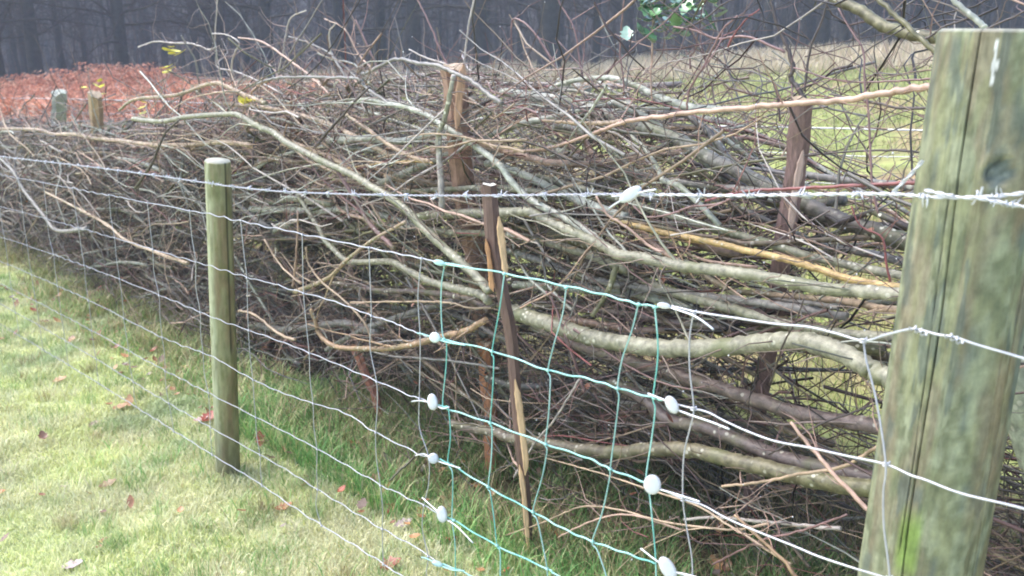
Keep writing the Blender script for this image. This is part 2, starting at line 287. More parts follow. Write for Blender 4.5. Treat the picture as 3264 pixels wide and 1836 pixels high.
('thin_shoot','red',6,10,.5,.5,[(2713,656),(2743,720),(2812,758),(2825,835),(2838,899)],'reddish twig hanging left of the big post at mid height'),
('thin_shoot','dark',6,9,.35,.4,[(2564,951),(2534,1028),(2500,1092),(2475,1160),(2457,1220)],'dark thin twig hanging over the thickest bowed stem'),
('laid_branch','tan',10,15,.55,.5,[(-40,408),(0,411),(107,413),(171,428),(235,428),(300,441),(385,449),(492,462),(599,462),(702,454),(800,462)],'long pale tan branch running level at the upper left'),
('dark_stick','dark',7,12,.38,.38,[(573,381),(531,419),(509,462),(484,522),(432,599)],'dark bent twig hanging from the left end of the long bent branch'),
('curved_branch','grey',8,14,.30,.35,[(0,505),(43,548),(77,609),(128,673),(171,728),(214,737),(278,728)],'grey stem curving down at the left edge'),
('long_branch','tan',8,13,.34,.40,[(146,613),(214,647),(278,681),(342,716),(400,765),(500,805),(600,840)],'pale straight stick sloping beside the grey curved stem on the left'),
('arched_branch','tan',9,15,.5,.5,[(381,351),(428,317),(514,308),(573,300),(676,265),(728,278),(792,308),(850,330)],'pale tan arch on top of the hedge left of centre'),
('thin_shoot','pale',5,7,.6,.6,[(693,-20),(693,0),(685,120),(690,160),(693,214),(749,227),(820,257),(900,300)],'tall thin white shoot rising out of the frame at the upper left'),
('thin_shoot','pale',5,8,.55,.6,[(676,107),(723,111),(762,137),(750,165),(738,210),(745,240)],'pale hooked twig touching the tall thin white shoot'),
('thin_shoot','pale',5,7,.5,.6,[(441,150),(492,133),(556,137),(621,141),(663,158),(690,150)],'nearly level pale twig tipped with a drop at the upper left'),
('thin_shoot','grey',5,8,.5,.6,[(578,113),(599,150),(621,188),(633,257),(640,300)],'grey shoot crossing the level drop-tipped twig'),
('thin_shoot','pale',5,9,.6,.6,[(975,34),(928,56),(911,111),(903,163),(890,223),(885,260)],'pale shoot bent over at its tip'),
('thin_shoot','grey',4,7,.6,.6,[(1040,-20),(1027,0),(971,94),(935,150),(900,220)],'thin straight grey shoot crossing the bent-tipped one'),
('thin_shoot','pale',6,10,.55,.6,[(1070,75),(1050,103),(1052,140),(1057,171),(1095,235),(1110,270)],'whitish S-curved shoot left of the grey arched branch'),
('thin_shoot','pink',5,9,.6,.6,[(1035,60),(1100,94),(1142,171),(1181,214),(1200,240)],'pinkish shoot sloping down to the grey arched branch'),
('thin_shoot','pink',6,11,.6,.55,[(760,120),(834,133),(907,180),(984,240),(1050,300)],'straight pinkish shoot sloping along the hedge top'),
('thin_shoot','grey',6,9,.62,.6,[(920,116),(993,141),(1057,175),(1138,248),(1180,280)],'grey shoot sloping just above the straight pinkish one'),
('thin_shoot','pur',5,8,.6,.6,[(1134,64),(1164,128),(1198,205),(1215,240)],'short purple shoot leaning left above the peaked arch'),
('thin_shoot','pur',5,9,.65,.65,[(1310,-20),(1331,0),(1374,86),(1400,150),(1430,215)],'purple shoot leaning toward the red stake top'),
('thin_shoot','pur',6,10,.8,.8,[(1634,200),(1630,130),(1634,64),(1664,68),(1698,98),(1728,141),(1763,197),(1800,270)],'arching purple-grey shoot against the dark wood'),
('thin_shoot','pur',5,9,.8,.8,[(1770,-20),(1784,9),(1831,94),(1848,197),(1860,260)],'bowed pale purple shoot before the dark thick trunk'),
('thin_shoot','pur',5,8,.7,.7,[(1991,-30),(1989,0),(1976,150),(1985,235),(1990,300)],'upright purple shoot left of the holly'),
('thin_shoot','pink',6,9,.7,.7,[(2085,-30),(2083,0),(2079,150),(2075,257),(2080,330)],'upright pinkish shoot through the holly leaves'),
('holly_twig_bare','pur',8,12,.6,.6,[(2148,86),(2220,98),(2284,124),(2370,116),(2420,130),(2500,165)],'knobbly twig hung with drops right of the holly'),
('thin_shoot','dark',5,9,.6,.6,[(2400,-20),(2310,10),(2260,50),(2210,80),(2180,90)],'dark twig slanting through the holly'),
('thin_shoot','pur',5,8,.7,.7,[(2225,105),(2215,160),(2200,180),(2200,220)],'short forked shoot below the drop-hung twig'),
('thin_shoot','red',5,9,.5,.5,[(2420,30),(2380,60),(2340,110),(2320,150)],'reddish twig beside the drop-hung twig'),
('trailing_twig','red',5,8,.5,.5,[(1714,1397),(1793,1389),(1951,1415),(2083,1430),(2214,1441)],'thin red trailing twig across the lower mesh'),
('trailing_twig','tan',5,12,.35,.3,[(1740,1460),(1863,1494),(1980,1530),(2105,1573),(2214,1608),(2324,1674),(2434,1744),(2520,1800)],'orange-tan stem sloping to the lower right under the mesh wires'),
('trailing_twig','tan',6,11,.3,.35,[(1600,1710),(1732,1665),(1846,1617),(1951,1621),(2127,1665),(2258,1683),(2346,1687),(2450,1670)],'pale twig arching low in front of the hedge foot'),
('trailing_twig','pink',6,10,.28,.34,[(1780,1713),(1863,1670),(1964,1641),(2061,1652),(2170,1690)],'second pale twig arching just under the first low one'),
('thin_branch','pale',7,10,.42,.42,[(1846,1209),(1810,1270),(1762,1345),(1700,1420),(1640,1520)],'pale stick slanting down left behind the teal mesh'),
('thin_branch','pink',11,18,.28,.25,[(2519,1345),(2590,1433),(2655,1507),(2756,1617),(2830,1700)],'pinkish stick sloping down to the foot of the big post'),
('thin_branch','tan',9,14,.4,.35,[(2300,1550),(2414,1538),(2546,1512),(2677,1490),(2778,1437),(2850,1390)],'tan branch rising right to the foot of the big post'),
('thin_branch','rust',8,14,.2,.2,[(2340,1640),(2414,1709),(2502,1792),(2560,1870)],'rusty twig leaving at the bottom left of the big post'),
('thin_branch','dark',7,10,.45,.4,[(2809,1279),(2721,1314),(2611,1354),(2519,1410),(2450,1450)],'dark twig slanting down left from the big post'),
('thin_branch','pale',10,14,.45,.42,[(2180,1655),(2300,1650),(2414,1661),(2500,1668),(2590,1678),(2680,1685)],'pale level stick low between mesh and big post'),
('thin_branch','pur',7,10,.35,.35,[(2270,1800),(2350,1760),(2434,1720),(2560,1690),(2700,1640)],'purple-brown twig at the bottom rising to the big post'),
('thin_branch','tan',10,16,.58,.55,[(820,390),(900,440),(1000,480),(1060,505),(1150,560)],'tan branch parallel above the long bent branch'),
('laid_branch','lich',24,18,.6,.6,[(800,668),(900,668),(1010,672),(1110,668),(1230,690),(1330,720)],'pale lichened log behind the barbed wire right of the round post'),
('laid_branch','gg',20,24,.62,.6,[(760,620),(850,640),(950,635),(1060,650)],'short grey-green log just right of the round post top'),
('laid_branch','olive',26,34,.66,.6,[(1640,720),(1720,735),(1800,760),(1900,790),(1990,840)],'mossy dark stem tucked under the upper thick stem'),
('laid_branch','grey',22,26,.66,.6,[(800,1035),(900,1050),(1000,1040),(1100,1030),(1200,1060)],'grey stem low behind the netting right of the round post'),
]
MATT = {'laid_branch','lichened_branch','mossy_branch','long_branch','golden_branch','mossy_branch','overhanging_branch','arched_branch','snag','curved_branch','upright_stick'}
def side_twigs(mb, P, Rr, c, n, ln=(.05, .22), up=.25):
    """random side shoots growing from a stem"""
    K = 6; idx = rng.integers(1, len(P) - 1, n); T = np.gradient(P, axis=0)[idx]; T /= np.linalg.norm(T, axis=1, keepdims=True)
    d = T * rng.choice([-1, 1], (n, 1)) * .8 + rng.normal(0, .75, (n, 3)) + [0, 0, up]; d /= np.linalg.norm(d, axis=1, keepdims=True)
    L = rng.uniform(*ln, n); Q = np.zeros((n, K, 3)); Q[:, 0] = P[idx]
    for k in range(1, K):
        d = d + rng.normal(0, .22, (n, 3)); d /= np.linalg.norm(d, axis=1, keepdims=True); Q[:, k] = Q[:, k - 1] + d * (L / (K - 1))[:, None]
    r0 = np.minimum(Rr[idx] * .6, rng.uniform(.0009, .0022, n)); R = r0[:, None] * np.linspace(1, .35, K)
    cc = np.array(GRN['pur']) * .6 + np.array(c) * .4
    mb.tubes(Q, R, 4, np.clip(cc * rng.uniform(.6, 1.5, (n, 1)), 0, 1)); return Q
DROPS = []
stem_objs = []
for (nm, cn, d0, d1, w0, w1, pts, lab) in STEMS:
    n = len(pts); ws = np.linspace(w0, w1, n)
    P = np.array([S(x, y, wv) for (x, y), wv in zip(pts, ws)])
    Pp = smooth_path(P, 7); m = len(Pp)
    dia = np.interp(np.linspace(0, 1, m), [0, 1], [d0, d1])
    R = np.array([dd / 2 * depth(p) / F for dd, p in zip(dia, Pp)])
    if max(d0, d1) < 14: R *= .82
    knot = rng.random(m) < .07; R[knot] *= 1.13; R = np.convolve(np.pad(R, 1, mode='edge'), [.25, .5, .25], 'valid') * rng.uniform(.975, 1.025, m)
    Pp = Pp + rng.normal(0, 1, Pp.shape) * R[:, None] * (.07 if R.max() > .007 else .2)
    c1, c2 = (cn.split('>') * 2)[:2]; tt = np.linspace(0, 1, m)[:, None] ** .7; c = np.array(GRN[c1]) * (1 - tt) + np.array(GRN[c2]) * tt; thick = R.max() > .007
    colr = c * (1 + .28 * (fbm(np.arange(m) * .35, np.full(m, rng.uniform(0, 99)), 5)[:, None] - .5) * 2) 
    Pc, Rc = capped(Pp, R); colr = np.concatenate([[colr[0] * 1.3] * 2, colr, [colr[-1] * 1.3] * 2])
    mb = MB(); mb.tubes(Pc[None], Rc[None], 12 if thick else 7, colr[None])
    o = mb.build(nm, M_BARK if thick else M_TWIG, base=P[0])
    tag(o, lab, 'branch' if nm not in ('thin_shoot', 'upright_shoot') else 'shoot', 'laid stems and shoots of the hedge')
    hi = np.mean([q[0] for q in pts]) > 1900 and np.mean([q[1] for q in pts]) < 520
    L = np.linalg.norm(np.diff(Pp, axis=0), axis=1).sum(); nt_ = int(L * (16 if thick else 12) * (.55 if hi else 1)) + 2
    tw = MB(); Q = side_twigs(tw, Pp, R, c.mean(0), nt_, (.04, .26) if P[0][2] > .9 else (.04, .18))
    tag(tw.build('side_twigs', M_TWIG, o), kind='stuff')
    for q in Q[rng.random(len(Q)) < .3]: DROPS.append(q[-1])
    nb = int(L * 3.2) if thick else int(L * 1.2)
    if hi: nb = nb // 3
    if nb:                                # forking side branches with twigs of their own
        fb = MB(); K = 8; idx = rng.integers(int(m * .1), m - 1, nb); T = np.gradient(Pp, axis=0)[idx]; T /= np.linalg.norm(T, axis=1, keepdims=True); sgn = -np.sign(T @ np.array([DV[0], DV[1], .15])) * -1
        d = T * sgn[:, None] + rng.normal(0, .42, (nb, 3)) * [1, .7, 1] + [0, 0, .12]; d /= np.linalg.norm(d, axis=1, keepdims=True); Lb = rng.uniform(.14, .5, nb); B = np.zeros((nb, K, 3)); B[:, 0] = Pp[idx]
        for k_ in range(1, K): d = d + rng.normal(0, .13, (nb, 3)); d /= np.linalg.norm(d, axis=1, keepdims=True); B[:, k_] = B[:, k_ - 1] + d * (Lb / (K - 1))[:, None]
        rb = np.minimum(R[idx] * .55, rng.uniform(.0022, .0048, nb)); fb.tubes(B, rb[:, None] * np.linspace(1, .3, K), 6, np.clip(c.mean(0) * rng.uniform(.7, 1.4, (nb, 1)), 0, 1))
        for bb, r_ in zip(B, rb): q_ = side_twigs(fb, bb, np.full(K, r_), c.mean(0), 4, (.04, .16)); DROPS.append(q_[0][-1])
        tag(fb.build('side_branches', M_TWIG, o), kind='stuff')
    stem_objs.append(o)
# ------------------------------------------------------------------ posts
def post_mesh(A, B, r0, r1, colf, seed=0, na=40, nz_=60, dense=None, crack=None, knots=()):
    """round post from foot A to head B; returns MB"""
    A = np.array(A, float); B = np.array(B, float); ax = B - A; L = np.linalg.norm(ax); ax /= L
    u = np.cross(ax, [0, 1, 0]); u /= np.linalg.norm(u); v = np.cross(ax, u)       # v points toward -Y side or +Y
    v = -np.array([A[0], A[1], 0]); v -= ax * (v @ ax); v /= np.linalg.norm(v); u = np.cross(ax, v); u = u if u[0] < 0 else -u      # v faces the photographer's side
    ang = np.linspace(-math.pi, math.pi, na, endpoint=False)
    if dense: 
        for a0, hw in dense: ang = np.concatenate([ang, np.linspace(a0 - hw, a0 + hw, 44)])
        ang = np.unique(np.sort(ang))
    n = len(ang); h = np.linspace(0, 1, nz_); A2, H2 = np.meshgrid(ang, h)
    R = r0 + (r1 - r0) * H2
    R = R * (1 + .025 * (fbm(A2 * .9 + 20, H2 * 3, seed) - .5) * 2 + .012 * (fbm(A2 * 9, H2 * 2.5, seed + 5) - .5) * 2)
    C = colf(A2, H2 * L)
    if crack:
        for fa, wd, dp, ha, hb in crack:
            a0 = fa(H2); q = np.exp(-((A2 - a0) / wd) ** 2) * sstep(ha - .03, ha, H2) * (1 - sstep(hb, hb + .03, H2)); R = R - dp * q; C = C * (1 - .93 * np.clip(q * 1.4, 0, 1))[..., None]
    for (ka, kh, kr, kc) in knots:
        dd = np.hypot((A2 - ka) * r1, H2 * L - kh) / kr + (fbm(A2 * 8, H2 * L * 60, 77) - .5) * .5
        q = 1 - sstep(.8, 1.05, dd); rim = np.exp(-((dd - 1.3) / .25) ** 2)
        R = R + .002 * rim - .005 * q + .0012 * q * np.sin(dd * 16); C = C * (1 - q)[..., None] + np.array(kc) * (q * (1 + .35 * np.sin(dd * 16)))[..., None]; C = C * (1 + .15 * rim)[..., None]
    V = A + ax * (H2 * L)[..., None] + R[..., None] * (np.sin(A2)[..., None] * u * SGN + np.cos(A2)[..., None] * v)
    i = np.arange(nz_ * n).reshape(nz_, n); Q = np.stack([i[:-1], np.roll(i, -1, 1)[:-1], np.roll(i, -1, 1)[1:], i[1:]], -1).reshape(-1, 4)
    mb = MB(); mb.add(V.reshape(-1, 3), Q, None, C.reshape(-1, 3))
    # head
    ring = V[-1]; top = B + ax * .001; inner = B + (ring - B) * .93 + ax * .004
    VV = np.concatenate([ring, inner, [B + ax * .0045]]); j = np.arange(n); jn = (j + 1) % n
    mb.add(VV, np.stack([j, jn, jn + n, j + n], -1), np.stack([j + n, jn + n, np.full(n, 2 * n)], -1), np.concatenate([C[-1], C[-1] * .3 + np.array([.42, .42, .36]) * .7, [[.42, .42, .36]]]))
    return mb
SGN = -1
def rgbmix(a, b, t): return np.asarray(a) * (1 - t)[..., None] + np.asarray(b) * t[..., None]
def big_col(A, H):
    c = rgbmix((.19, .21, .125), (.31, .335, .22), sstep(.40, .60, fbm(A * 9, H * 45, 31, 5)))
    c = rgbmix(c, (.27, .215, .15), .6 * sstep(.50, .68, fbm(A * 3.0 + 7, H * 7, 41)))
    c = rgbmix(c, (.30, .31, .17), .6 * sstep(.48, .7, fbm(A * 6 + 3, H * 16 + 9, 51)))
    c = rgbmix(c, (.13, .16, .14), .65 * sstep(.60, .70, fbm(A * 6 + 1, H * 14 + 5, 61)))
    c = rgbmix(c, (.31, .22, .11), .35 * sstep(.55, .95, A + (fbm(A * 3, H * 4, 62) - .5) * .8) * sstep(.45, .6, fbm(A * 2, H * 6, 63)) * sstep(.2, .6, H))
    c = rgbmix(c, (.20, .30, .09), sstep(.09, .0, np.abs(A + .18)) * .6 * sstep(.60, .48, H) * sstep(.3, .5, fbm(A * 8, H * 6, 66)))
    c = rgbmix(c, (.22, .34, .07), .8 * sstep(.25, .1, np.abs(A + .25)) * sstep(.07, .02, np.abs(H - .78)) )
    m = (np.abs(A - (-.10 - .3 * (H - (LB - .05)))) < .02) & (H > LB - .06) & (H < LB - .008); m2 = (np.abs(A + .09) < .05) & (np.abs(H - LB + .035) < .006)
    c = rgbmix(c, (.85, .85, .83), np.where(m | m2, 1., 0.))
    return c * .84 * (1 + .5 * (fbm(A * 30, H * 30, 71) - .5) + .28 * (fbm(A * 60, H * 8, 72) - .5))[..., None]
top = S(3205, 104, .045); bot = S(2925, 1836, .045)
ax = (top - bot) / np.linalg.norm(top - bot); foot = bot + ax * ((G(bot[0], bot[1]) - .15) - bot[2]) / ax[2]
LB = np.linalg.norm(top - foot)
bigp = post_mesh(foot, top, .0835, .0755, big_col, 3, 64, 260, dense=[(-.30, .35), (.9, .2)],
    crack=[(lambda h: -.16 - .20 * h + .02 * np.sin(h * 19), .008, .010, .42, 1.05), (lambda h: -.27 - .20 * h + .02 * np.sin(h * 12), .006, .004, .55, .86), (lambda h: -.17 + .01 * np.sin(h * 30), .007, .005, .18, .44),
           (lambda h: .9 + .05 * h, .006, .004, .3, .84)],
    knots=[(.20, LB - .158, .0165, (.12, .14, .125))])
big = tag(bigp.build('strainer_post', mat('weathered_post_wood', .7, .3, noise=70, amt=.3, bump=.7, bumpd=.002, stretch=(1, 1, .5)), base=foot), 'big round mossy strainer post with a long vertical crack and dark knot', 'post')
def small_col(A, H):
    c = rgbmix((.31, .30, .16), (.26, .20, .11), sstep(.4, .7, fbm(A * 2.6 + 3, H * 9, 12)))
    c = rgbmix(c, (.45, .48, .31), .85 * sstep(-.35, -.95, A + (fbm(A * 3, H * 8, 14) - .5) * .5))  # paler left side: the sunlit edge painted into the post colour
    c = rgbmix(c, (.17, .18, .07), .6 * sstep(.5, .7, fbm(A * 5, H * 20, 16)))
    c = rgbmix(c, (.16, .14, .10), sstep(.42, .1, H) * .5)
    return c * (1 + .3 * (fbm(A * 22, H * 9, 17) - .5))[..., None]
M_POST = mat('green_post_wood', .6, .35, noise=60, amt=.2, bump=.4, stretch=(1, 1, .3))
lt = S(694, 515, 0); lb = S(727, 1505, 0); ax = (lt - lb) / np.linalg.norm(lt - lb); lf = lb - ax * .12
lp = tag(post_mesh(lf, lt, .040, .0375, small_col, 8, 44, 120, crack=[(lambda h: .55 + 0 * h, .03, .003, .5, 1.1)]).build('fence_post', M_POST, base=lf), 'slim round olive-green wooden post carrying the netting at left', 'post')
# next line post along the fence, just out of frame
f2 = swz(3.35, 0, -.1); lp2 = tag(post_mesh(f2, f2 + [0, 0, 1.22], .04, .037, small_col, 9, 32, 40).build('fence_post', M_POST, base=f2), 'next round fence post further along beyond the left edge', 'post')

# ------------------------------------------------------------------ wires
WP = -.048
k = 1.26708
def Dw(x, y, w_=WP): return S(x * k, y * k, w_)
def twist_wire(mb, P, r, pitch=.035, off=.0014, c=(.62, .64, .68)):
    L = np.concatenate([[0], np.cumsum(np.linalg.norm(np.diff(P, axis=0), axis=1))]); n = int(L[-1] / (pitch / 6)) + 2
    t = np.linspace(0, L[-1], n); Q = np.stack([np.interp(t, L, P[:, i]) for i in range(3)], -1)
    T = np.gradient(Q, axis=0); T /= np.linalg.norm(T, axis=1, keepdims=True); U = np.cross(T, [0, 0, 1]); U /= np.linalg.norm(U, axis=1, keepdims=True); W_ = np.cross(T, U)
    for ph in (0, math.pi):
        a = t * 2 * math.pi / pitch + ph; mb.tubes((Q + off * (np.cos(a)[:, None] * U + np.sin(a)[:, None] * W_))[None], np.full((1, n), r), 5, c)
    return Q, T, U, W_
def barbs(mb, Q, T, U, W_, step=.105, r=.0011, ln=.011, start=.03, c=(.66, .68, .72)):
    seg = np.linalg.norm(np.diff(Q, axis=0), axis=1); L = np.concatenate([[0], np.cumsum(seg)]); x = start
    while x < L[-1] - .01:
        i = int(np.searchsorted(L, x)); p, t, u, v = Q[i], T[i], U[i], W_[i]; a0 = rng.uniform(0, 6.28)
        for kx, sg in ((-.003, 1), (.003, -1)):
            th = np.linspace(0, 2 * math.pi * 1.4, 12); cc = p + t * (kx + th[:, None] * .0007) + .0032 * (np.cos(th + a0)[:, None] * u + np.sin(th + a0)[:, None] * v)
            mb.tubes(cc[None], np.full((1, 12), r), 4, c)
            for e, q in ((0, -1), (-1, 1)):
                tn = (cc[1] - cc[0]) if e == 0 else (cc[-1] - cc[-2]); tn = tn / np.linalg.norm(tn) * q
                dd = tn * .8 + rng.normal(0, .25, 3); dd /= np.linalg.norm(dd); s_ = cc[e]
                mb.tubes(np.stack([s_, s_ + dd * ln * .6, s_ + dd * ln])[None], np.array([[r, r * .9, r * .2]]), 4, c)
        x += step * rng.uniform(.9, 1.1)
GALV = (.62, .63, .68); OLDG = (.30, .30, .36); DULL = (.52, .52, .57); TEALC = (.16, .52, .46); TEALP = (.36, .68, .63)
# --- barbed wire: left bay, right bay over the big post
bw = empty('barbed_wire', Dw(560, 466)); tag(bw, 'twisted galvanised barbed wire strung above the netting', 'barbed wire')
def strand(pts, nm, r=.00125, ws=None, step=.105, bc=GALV):
    P = smooth_path([Dw(x, y, WP if ws is None else ws[i]) for i, (x, y) in enumerate(pts)], 8)
    mb = MB(); q = twist_wire(mb, P, r, c=bc); mb.build(nm, M_WIRE, bw); b = MB(); barbs(b, *q, step=step); b.build('barbs', M_WIRE, bw)['kind'] = 'stuff'
strand([(-260, 360), (0, 393), (270, 425), (527, 461), (545, 464), (575, 468), (700, 481), (900, 489), (1100, 492), (1300, 491), (1568, 488)], 'wire_strand', bc=(.40, .41, .47))
strand([(1590, 490), (1700, 490), (1850, 492), (2050, 489), (2240, 488), (2330, 495), (2420, 497), (2480, 496), (2576, 486), (2700, 470)], 'wire_strand', .0014, [-.05] * 5 + [-.055] * 5, .085)
strand([(2452, 496), (2500, 506), (2576, 520), (2700, 545)], 'wire_strand', .0014, [-.058] * 4, .05)
t_ = MB(); P = smooth_path([Dw(2240, 492, -.05), Dw(2262, 468, -.05), Dw(2290, 440, -.05), Dw(2322, 404, -.05)], 6); twist_wire(t_, P, .0013, .03, c=GALV); t_.build('wire_tail', M_WIRE, bw)
t_ = MB(); P = smooth_path([Dw(2328, 478, -.05), Dw(2370, 488, -.057), Dw(2398, 493, -.057)], 6); twist_wire(t_, P, .0013, .03, c=GALV); t_.build('wire_tail', M_WIRE, bw)
# --- netting line wires (photo x,y at display scale)
W_OLD = [ # left bay
 [(-260, 391), (0, 439), (250, 487), (527, 539), (580, 551), (800, 597), (950, 628), (1060, 650), (1108, 661)],
 [(-260, 456), (0, 519), (150, 560), (300, 602), (400, 632), (527, 669), (620, 697), (700, 717), (720, 725), (830, 755), (930, 792), (1000, 815), (1040, 835), (1092, 849)],
 [(-260, 510), (0, 595), (200, 664), (400, 742), (527, 795), (560, 808), (700, 857), (800, 896), (940, 955), (1040, 998), (1085, 1012)],
 [(-260, 552), (0, 657), (200, 744), (400, 845), (527, 894), (600, 935), (690, 980), (780, 1012), (870, 1040), (940, 1085), (1050, 1140), (1090, 1152)],
 [(-260, 590), (0, 713), (200, 815), (370, 908), (527, 990), (700, 1078), (800, 1130), (940, 1210), (1000, 1240), (1080, 1278), (1108, 1292)],
 [(-260, 625), (0, 764), (200, 878), (400, 1000), (540, 1081), (700, 1170), (800, 1232), (940, 1318), (1060, 1385), (1100, 1415), (1150, 1436)],
 [(-260, 660), (0, 815), (200, 935), (400, 1060), (555, 1157), (640, 1208), (760, 1290), (930, 1396), (1010, 1449), (1120, 1520)]]
old = empty('stock_netting', swz(1.2, WP)); tag(old, 'grey galvanised stock netting running off to the left past the slim post', 'wire netting')
wpath = []
for i, pts in enumerate(W_OLD):
    P = smooth_path([Dw(x, y) for x, y in pts], 8); P[:, 2] += .0015 * np.sin(np.arange(len(P)) * 1.9 + i)
    L = np.concatenate([[0], np.cumsum(np.linalg.norm(np.diff(P, axis=0), axis=1))]); t = np.linspace(0, L[-1], 420); Q = np.stack([np.interp(t, L, P[:, j]) for j in range(3)], -1)
    Q[:, 2] += .0022 * np.sin(t * 62 + i) * (.5 + .5 * np.sin(t * 5)); MB().tubes(Q[None], np.full((1, 420), .0016 if i in (0, 6) else .00135), 6, rgbmix(OLDG, (.52, .53, .58), sstep(.45, 1., np.linspace(0, 1, 420)) if P[0][0] < P[-1][0] else sstep(.45, 1., np.linspace(1, 0, 420)))[None]).build('line_wire', M_WIRE, old)
    wpath.append(np.stack([(Q[:, :2] - P1) @ DV, Q[:, 2]], -1)[::-1] if (Q[0, :2] - P1) @ DV > (Q[-1, :2] - P1) @ DV else np.stack([(Q[:, :2] - P1) @ DV, Q[:, 2]], -1))
def wz(i, s): return np.interp(s, wpath[i][:, 0], wpath[i][:, 1])
for xs in (1346, 1192, 984, 797, 645, 519, 405, 297, 205, 130, 60, -10, -80):
    s0 = (S(xs, 1050, WP)[:2] - P1) @ DV
    pts = []
    for i in range(7):
        sj = s0 + rng.normal(0, .006); p = P1 + sj * DV + (WP - .003) * NV; pts.append([p[0], p[1], wz(i, sj)])
        if i < 6:
            s2 = sj + rng.normal(.004, .006); p = P1 + s2 * DV + (WP - .003) * NV; pts.append([p[0], p[1], (wz(i, s2) + wz(i + 1, s2)) / 2])
    P = smooth_path(pts, 5); mb = MB(); mb.tubes(P[None], np.full((1, len(P)), .00125), 5, DULL)
    for i in range(7): 
        V, T = ico(np.array(pts[2 * i]), .0035, (1, 1, 1.2)); mb.add(V, None, T, DULL)
    mb.build('stay_wire', M_WIRE, old)
# --- right bay of old netting: from the clamps to beyond the big post
rt = empty('stock_netting', Dw(1990, 1000)); tag(rt, 'bright galvanised netting end tied round the big post', 'wire netting')
for pts, r in (([(1690, 770, 0), (1755, 785, 0), (1850, 800, 0), (1950, 815, 0), (2030, 822, 0), (2100, 838, 0), (2172, 857, 0), (2230, 842, -.006), (2290, 828, -.012), (2318, 831, -.014), (2360, 842, -.014), (2400, 848, -.013), (2460, 868, -.012), (2576, 902, -.006), (2720, 950, 0)], .0016),
               ([(1705, 1018, 0), (1740, 1027, 0), (1780, 1037, 0), (1825, 1060, 0), (1880, 1085, 0), (1950, 1110, 0), (2040, 1127, 0), (2130, 1147, -.003), (2228, 1168, -.01), (2290, 1195, -.014), (2330, 1208, -.014), (2420, 1242, -.014), (2576, 1280, -.006), (2720, 1330, 0)], .0016),
               ([(1650, 1225, 0), (1720, 1256, 0), (1770, 1272, 0), (1830, 1305, 0), (1900, 1335, 0), (2000, 1375, 0), (2060, 1400, 0), (2150, 1430, 0), (2230, 1455, -.01), (2330, 1500, -.014), (2500, 1560, -.01)], .0016),
               ([(1700, 1440, 0), (1800, 1475, 0), (2000, 1550, 0)], .0019)):
    P = smooth_path([Dw(x, y, WP + dw) for x, y, dw in pts], 7); MB().tubes(P[None], np.full((1, len(P)), r), 7, (.56, .57, .62)).build('line_wire', M_WIRE, rt)
for pts in ([(1745, 785), (1735, 850), (1735, 930), (1745, 1028), (1735, 1080), (1720, 1150), (1718, 1255), (1728, 1330), (1740, 1400), (1742, 1460), (1738, 1540)],
            [(2172, 857), (2180, 910), (2205, 1010), (2228, 1165), (2222, 1240), (2224, 1330), (2238, 1455), (2235, 1600)]):
    P = smooth_path([Dw(x, y, WP - .004 if x < 2000 else WP - .014 * min(1, max(0, (y - 857) / 300))) for x, y in pts], 6); MB().tubes(P[None], np.full((1, len(P)), .0014), 6, (.5, .5, .56)).build('stay_wire', M_WIRE, rt)
kn = MB()
for x, y, dw in ((1745, 787, 0), (1745, 1028, 0), (1719, 1256, 0), (2172, 857, 0), (2230, 1168, -.01), (2236, 1455, -.01)):
    th = np.linspace(0, 4 * math.pi, 24); c0 = Dw(x, y, WP + dw); P = c0 + np.stack([np.cos(th) * .004, np.sin(th) * .003, np.linspace(-.004, .004, 24)], -1); kn.tubes(P[None], np.full((1, 24), .0013), 5, (.7, .7, .75))
for (x, y, a) in ((2312, 832, .5), (2402, 852, .6)):       # wire wrapped back on itself
    th = np.linspace(0, 6 * math.pi, 36); c0 = Dw(x, y, WP - .014); dr = Dw(x + 10, y + 5, WP - .014) - c0; dr /= np.linalg.norm(dr)
    u = np.cross(dr, [0, 0, 1]); u /= np.linalg.norm(u); v = np.cross(dr, u); P = c0 + dr * np.linspace(-.011, .011, 36)[:, None] + .0035 * (np.cos(th)[:, None] * u + np.sin(th)[:, None] * v); kn.tubes(P[None], np.full((1, 36), .0013), 5, (.7, .7, .75))
kn.build('tie_knots', M_WIRE, rt)['kind'] = 'stuff'
# --- teal patch
tp = empty('teal_mesh_patch', Dw(1400, 1400)); tag(tp, 'square of teal-coated mesh patched into the netting in front of the stake', 'wire netting')
def q(x, y): return ((1300 + .7153 * x) / k, (800 + .7153 * y) / k)
TL = [[(1108, 661)] + [q(430, 100), q(699, 155)] + [(1530, 744), (1605, 765), (1668, 768 + 4)],
      [(1095, 849)] + [q(375, 445), q(620, 530)] + [(1480, 953), (1556, 977), (1645, 1001), (1680, 1010)],
      [(1090, 1012), q(180, 705), q(365, 765), q(615, 860), (1480, 1153), (1535, 1180), (1620, 1212), (1640, 1218)],
      [(1090, 1152), q(180, 945), q(358, 1052), q(557, 1162), q(699, 1240), (1490, 1362), (1570, 1390), (1648, 1418)],
      [(1110, 1293), q(205, 1200), q(395, 1312), q(618, 1415), (1400, 1447), (1520, 1500), (1700, 1570)],
      [(1100, 1415), (1160, 1436), (1230, 1470), (1400, 1540)]]
for i, pts in enumerate(TL):
    P = smooth_path([Dw(x, y) for x, y in pts], 10); col = rgbmix(TEALP, TEALC, sstep(.3, .7, vnoise(np.arange(len(P)) * .23, np.full(len(P), i * 3.3), 4)) * (0.35 if i < 3 else 1))
    Lc = np.arange(len(P)); P[:, 2] += .0012 * np.sin(Lc * .9 + i); MB().tubes(P[None], np.full((1, len(P)), .0018), 7, col[None]).build('line_wire', M_TEAL, tp)
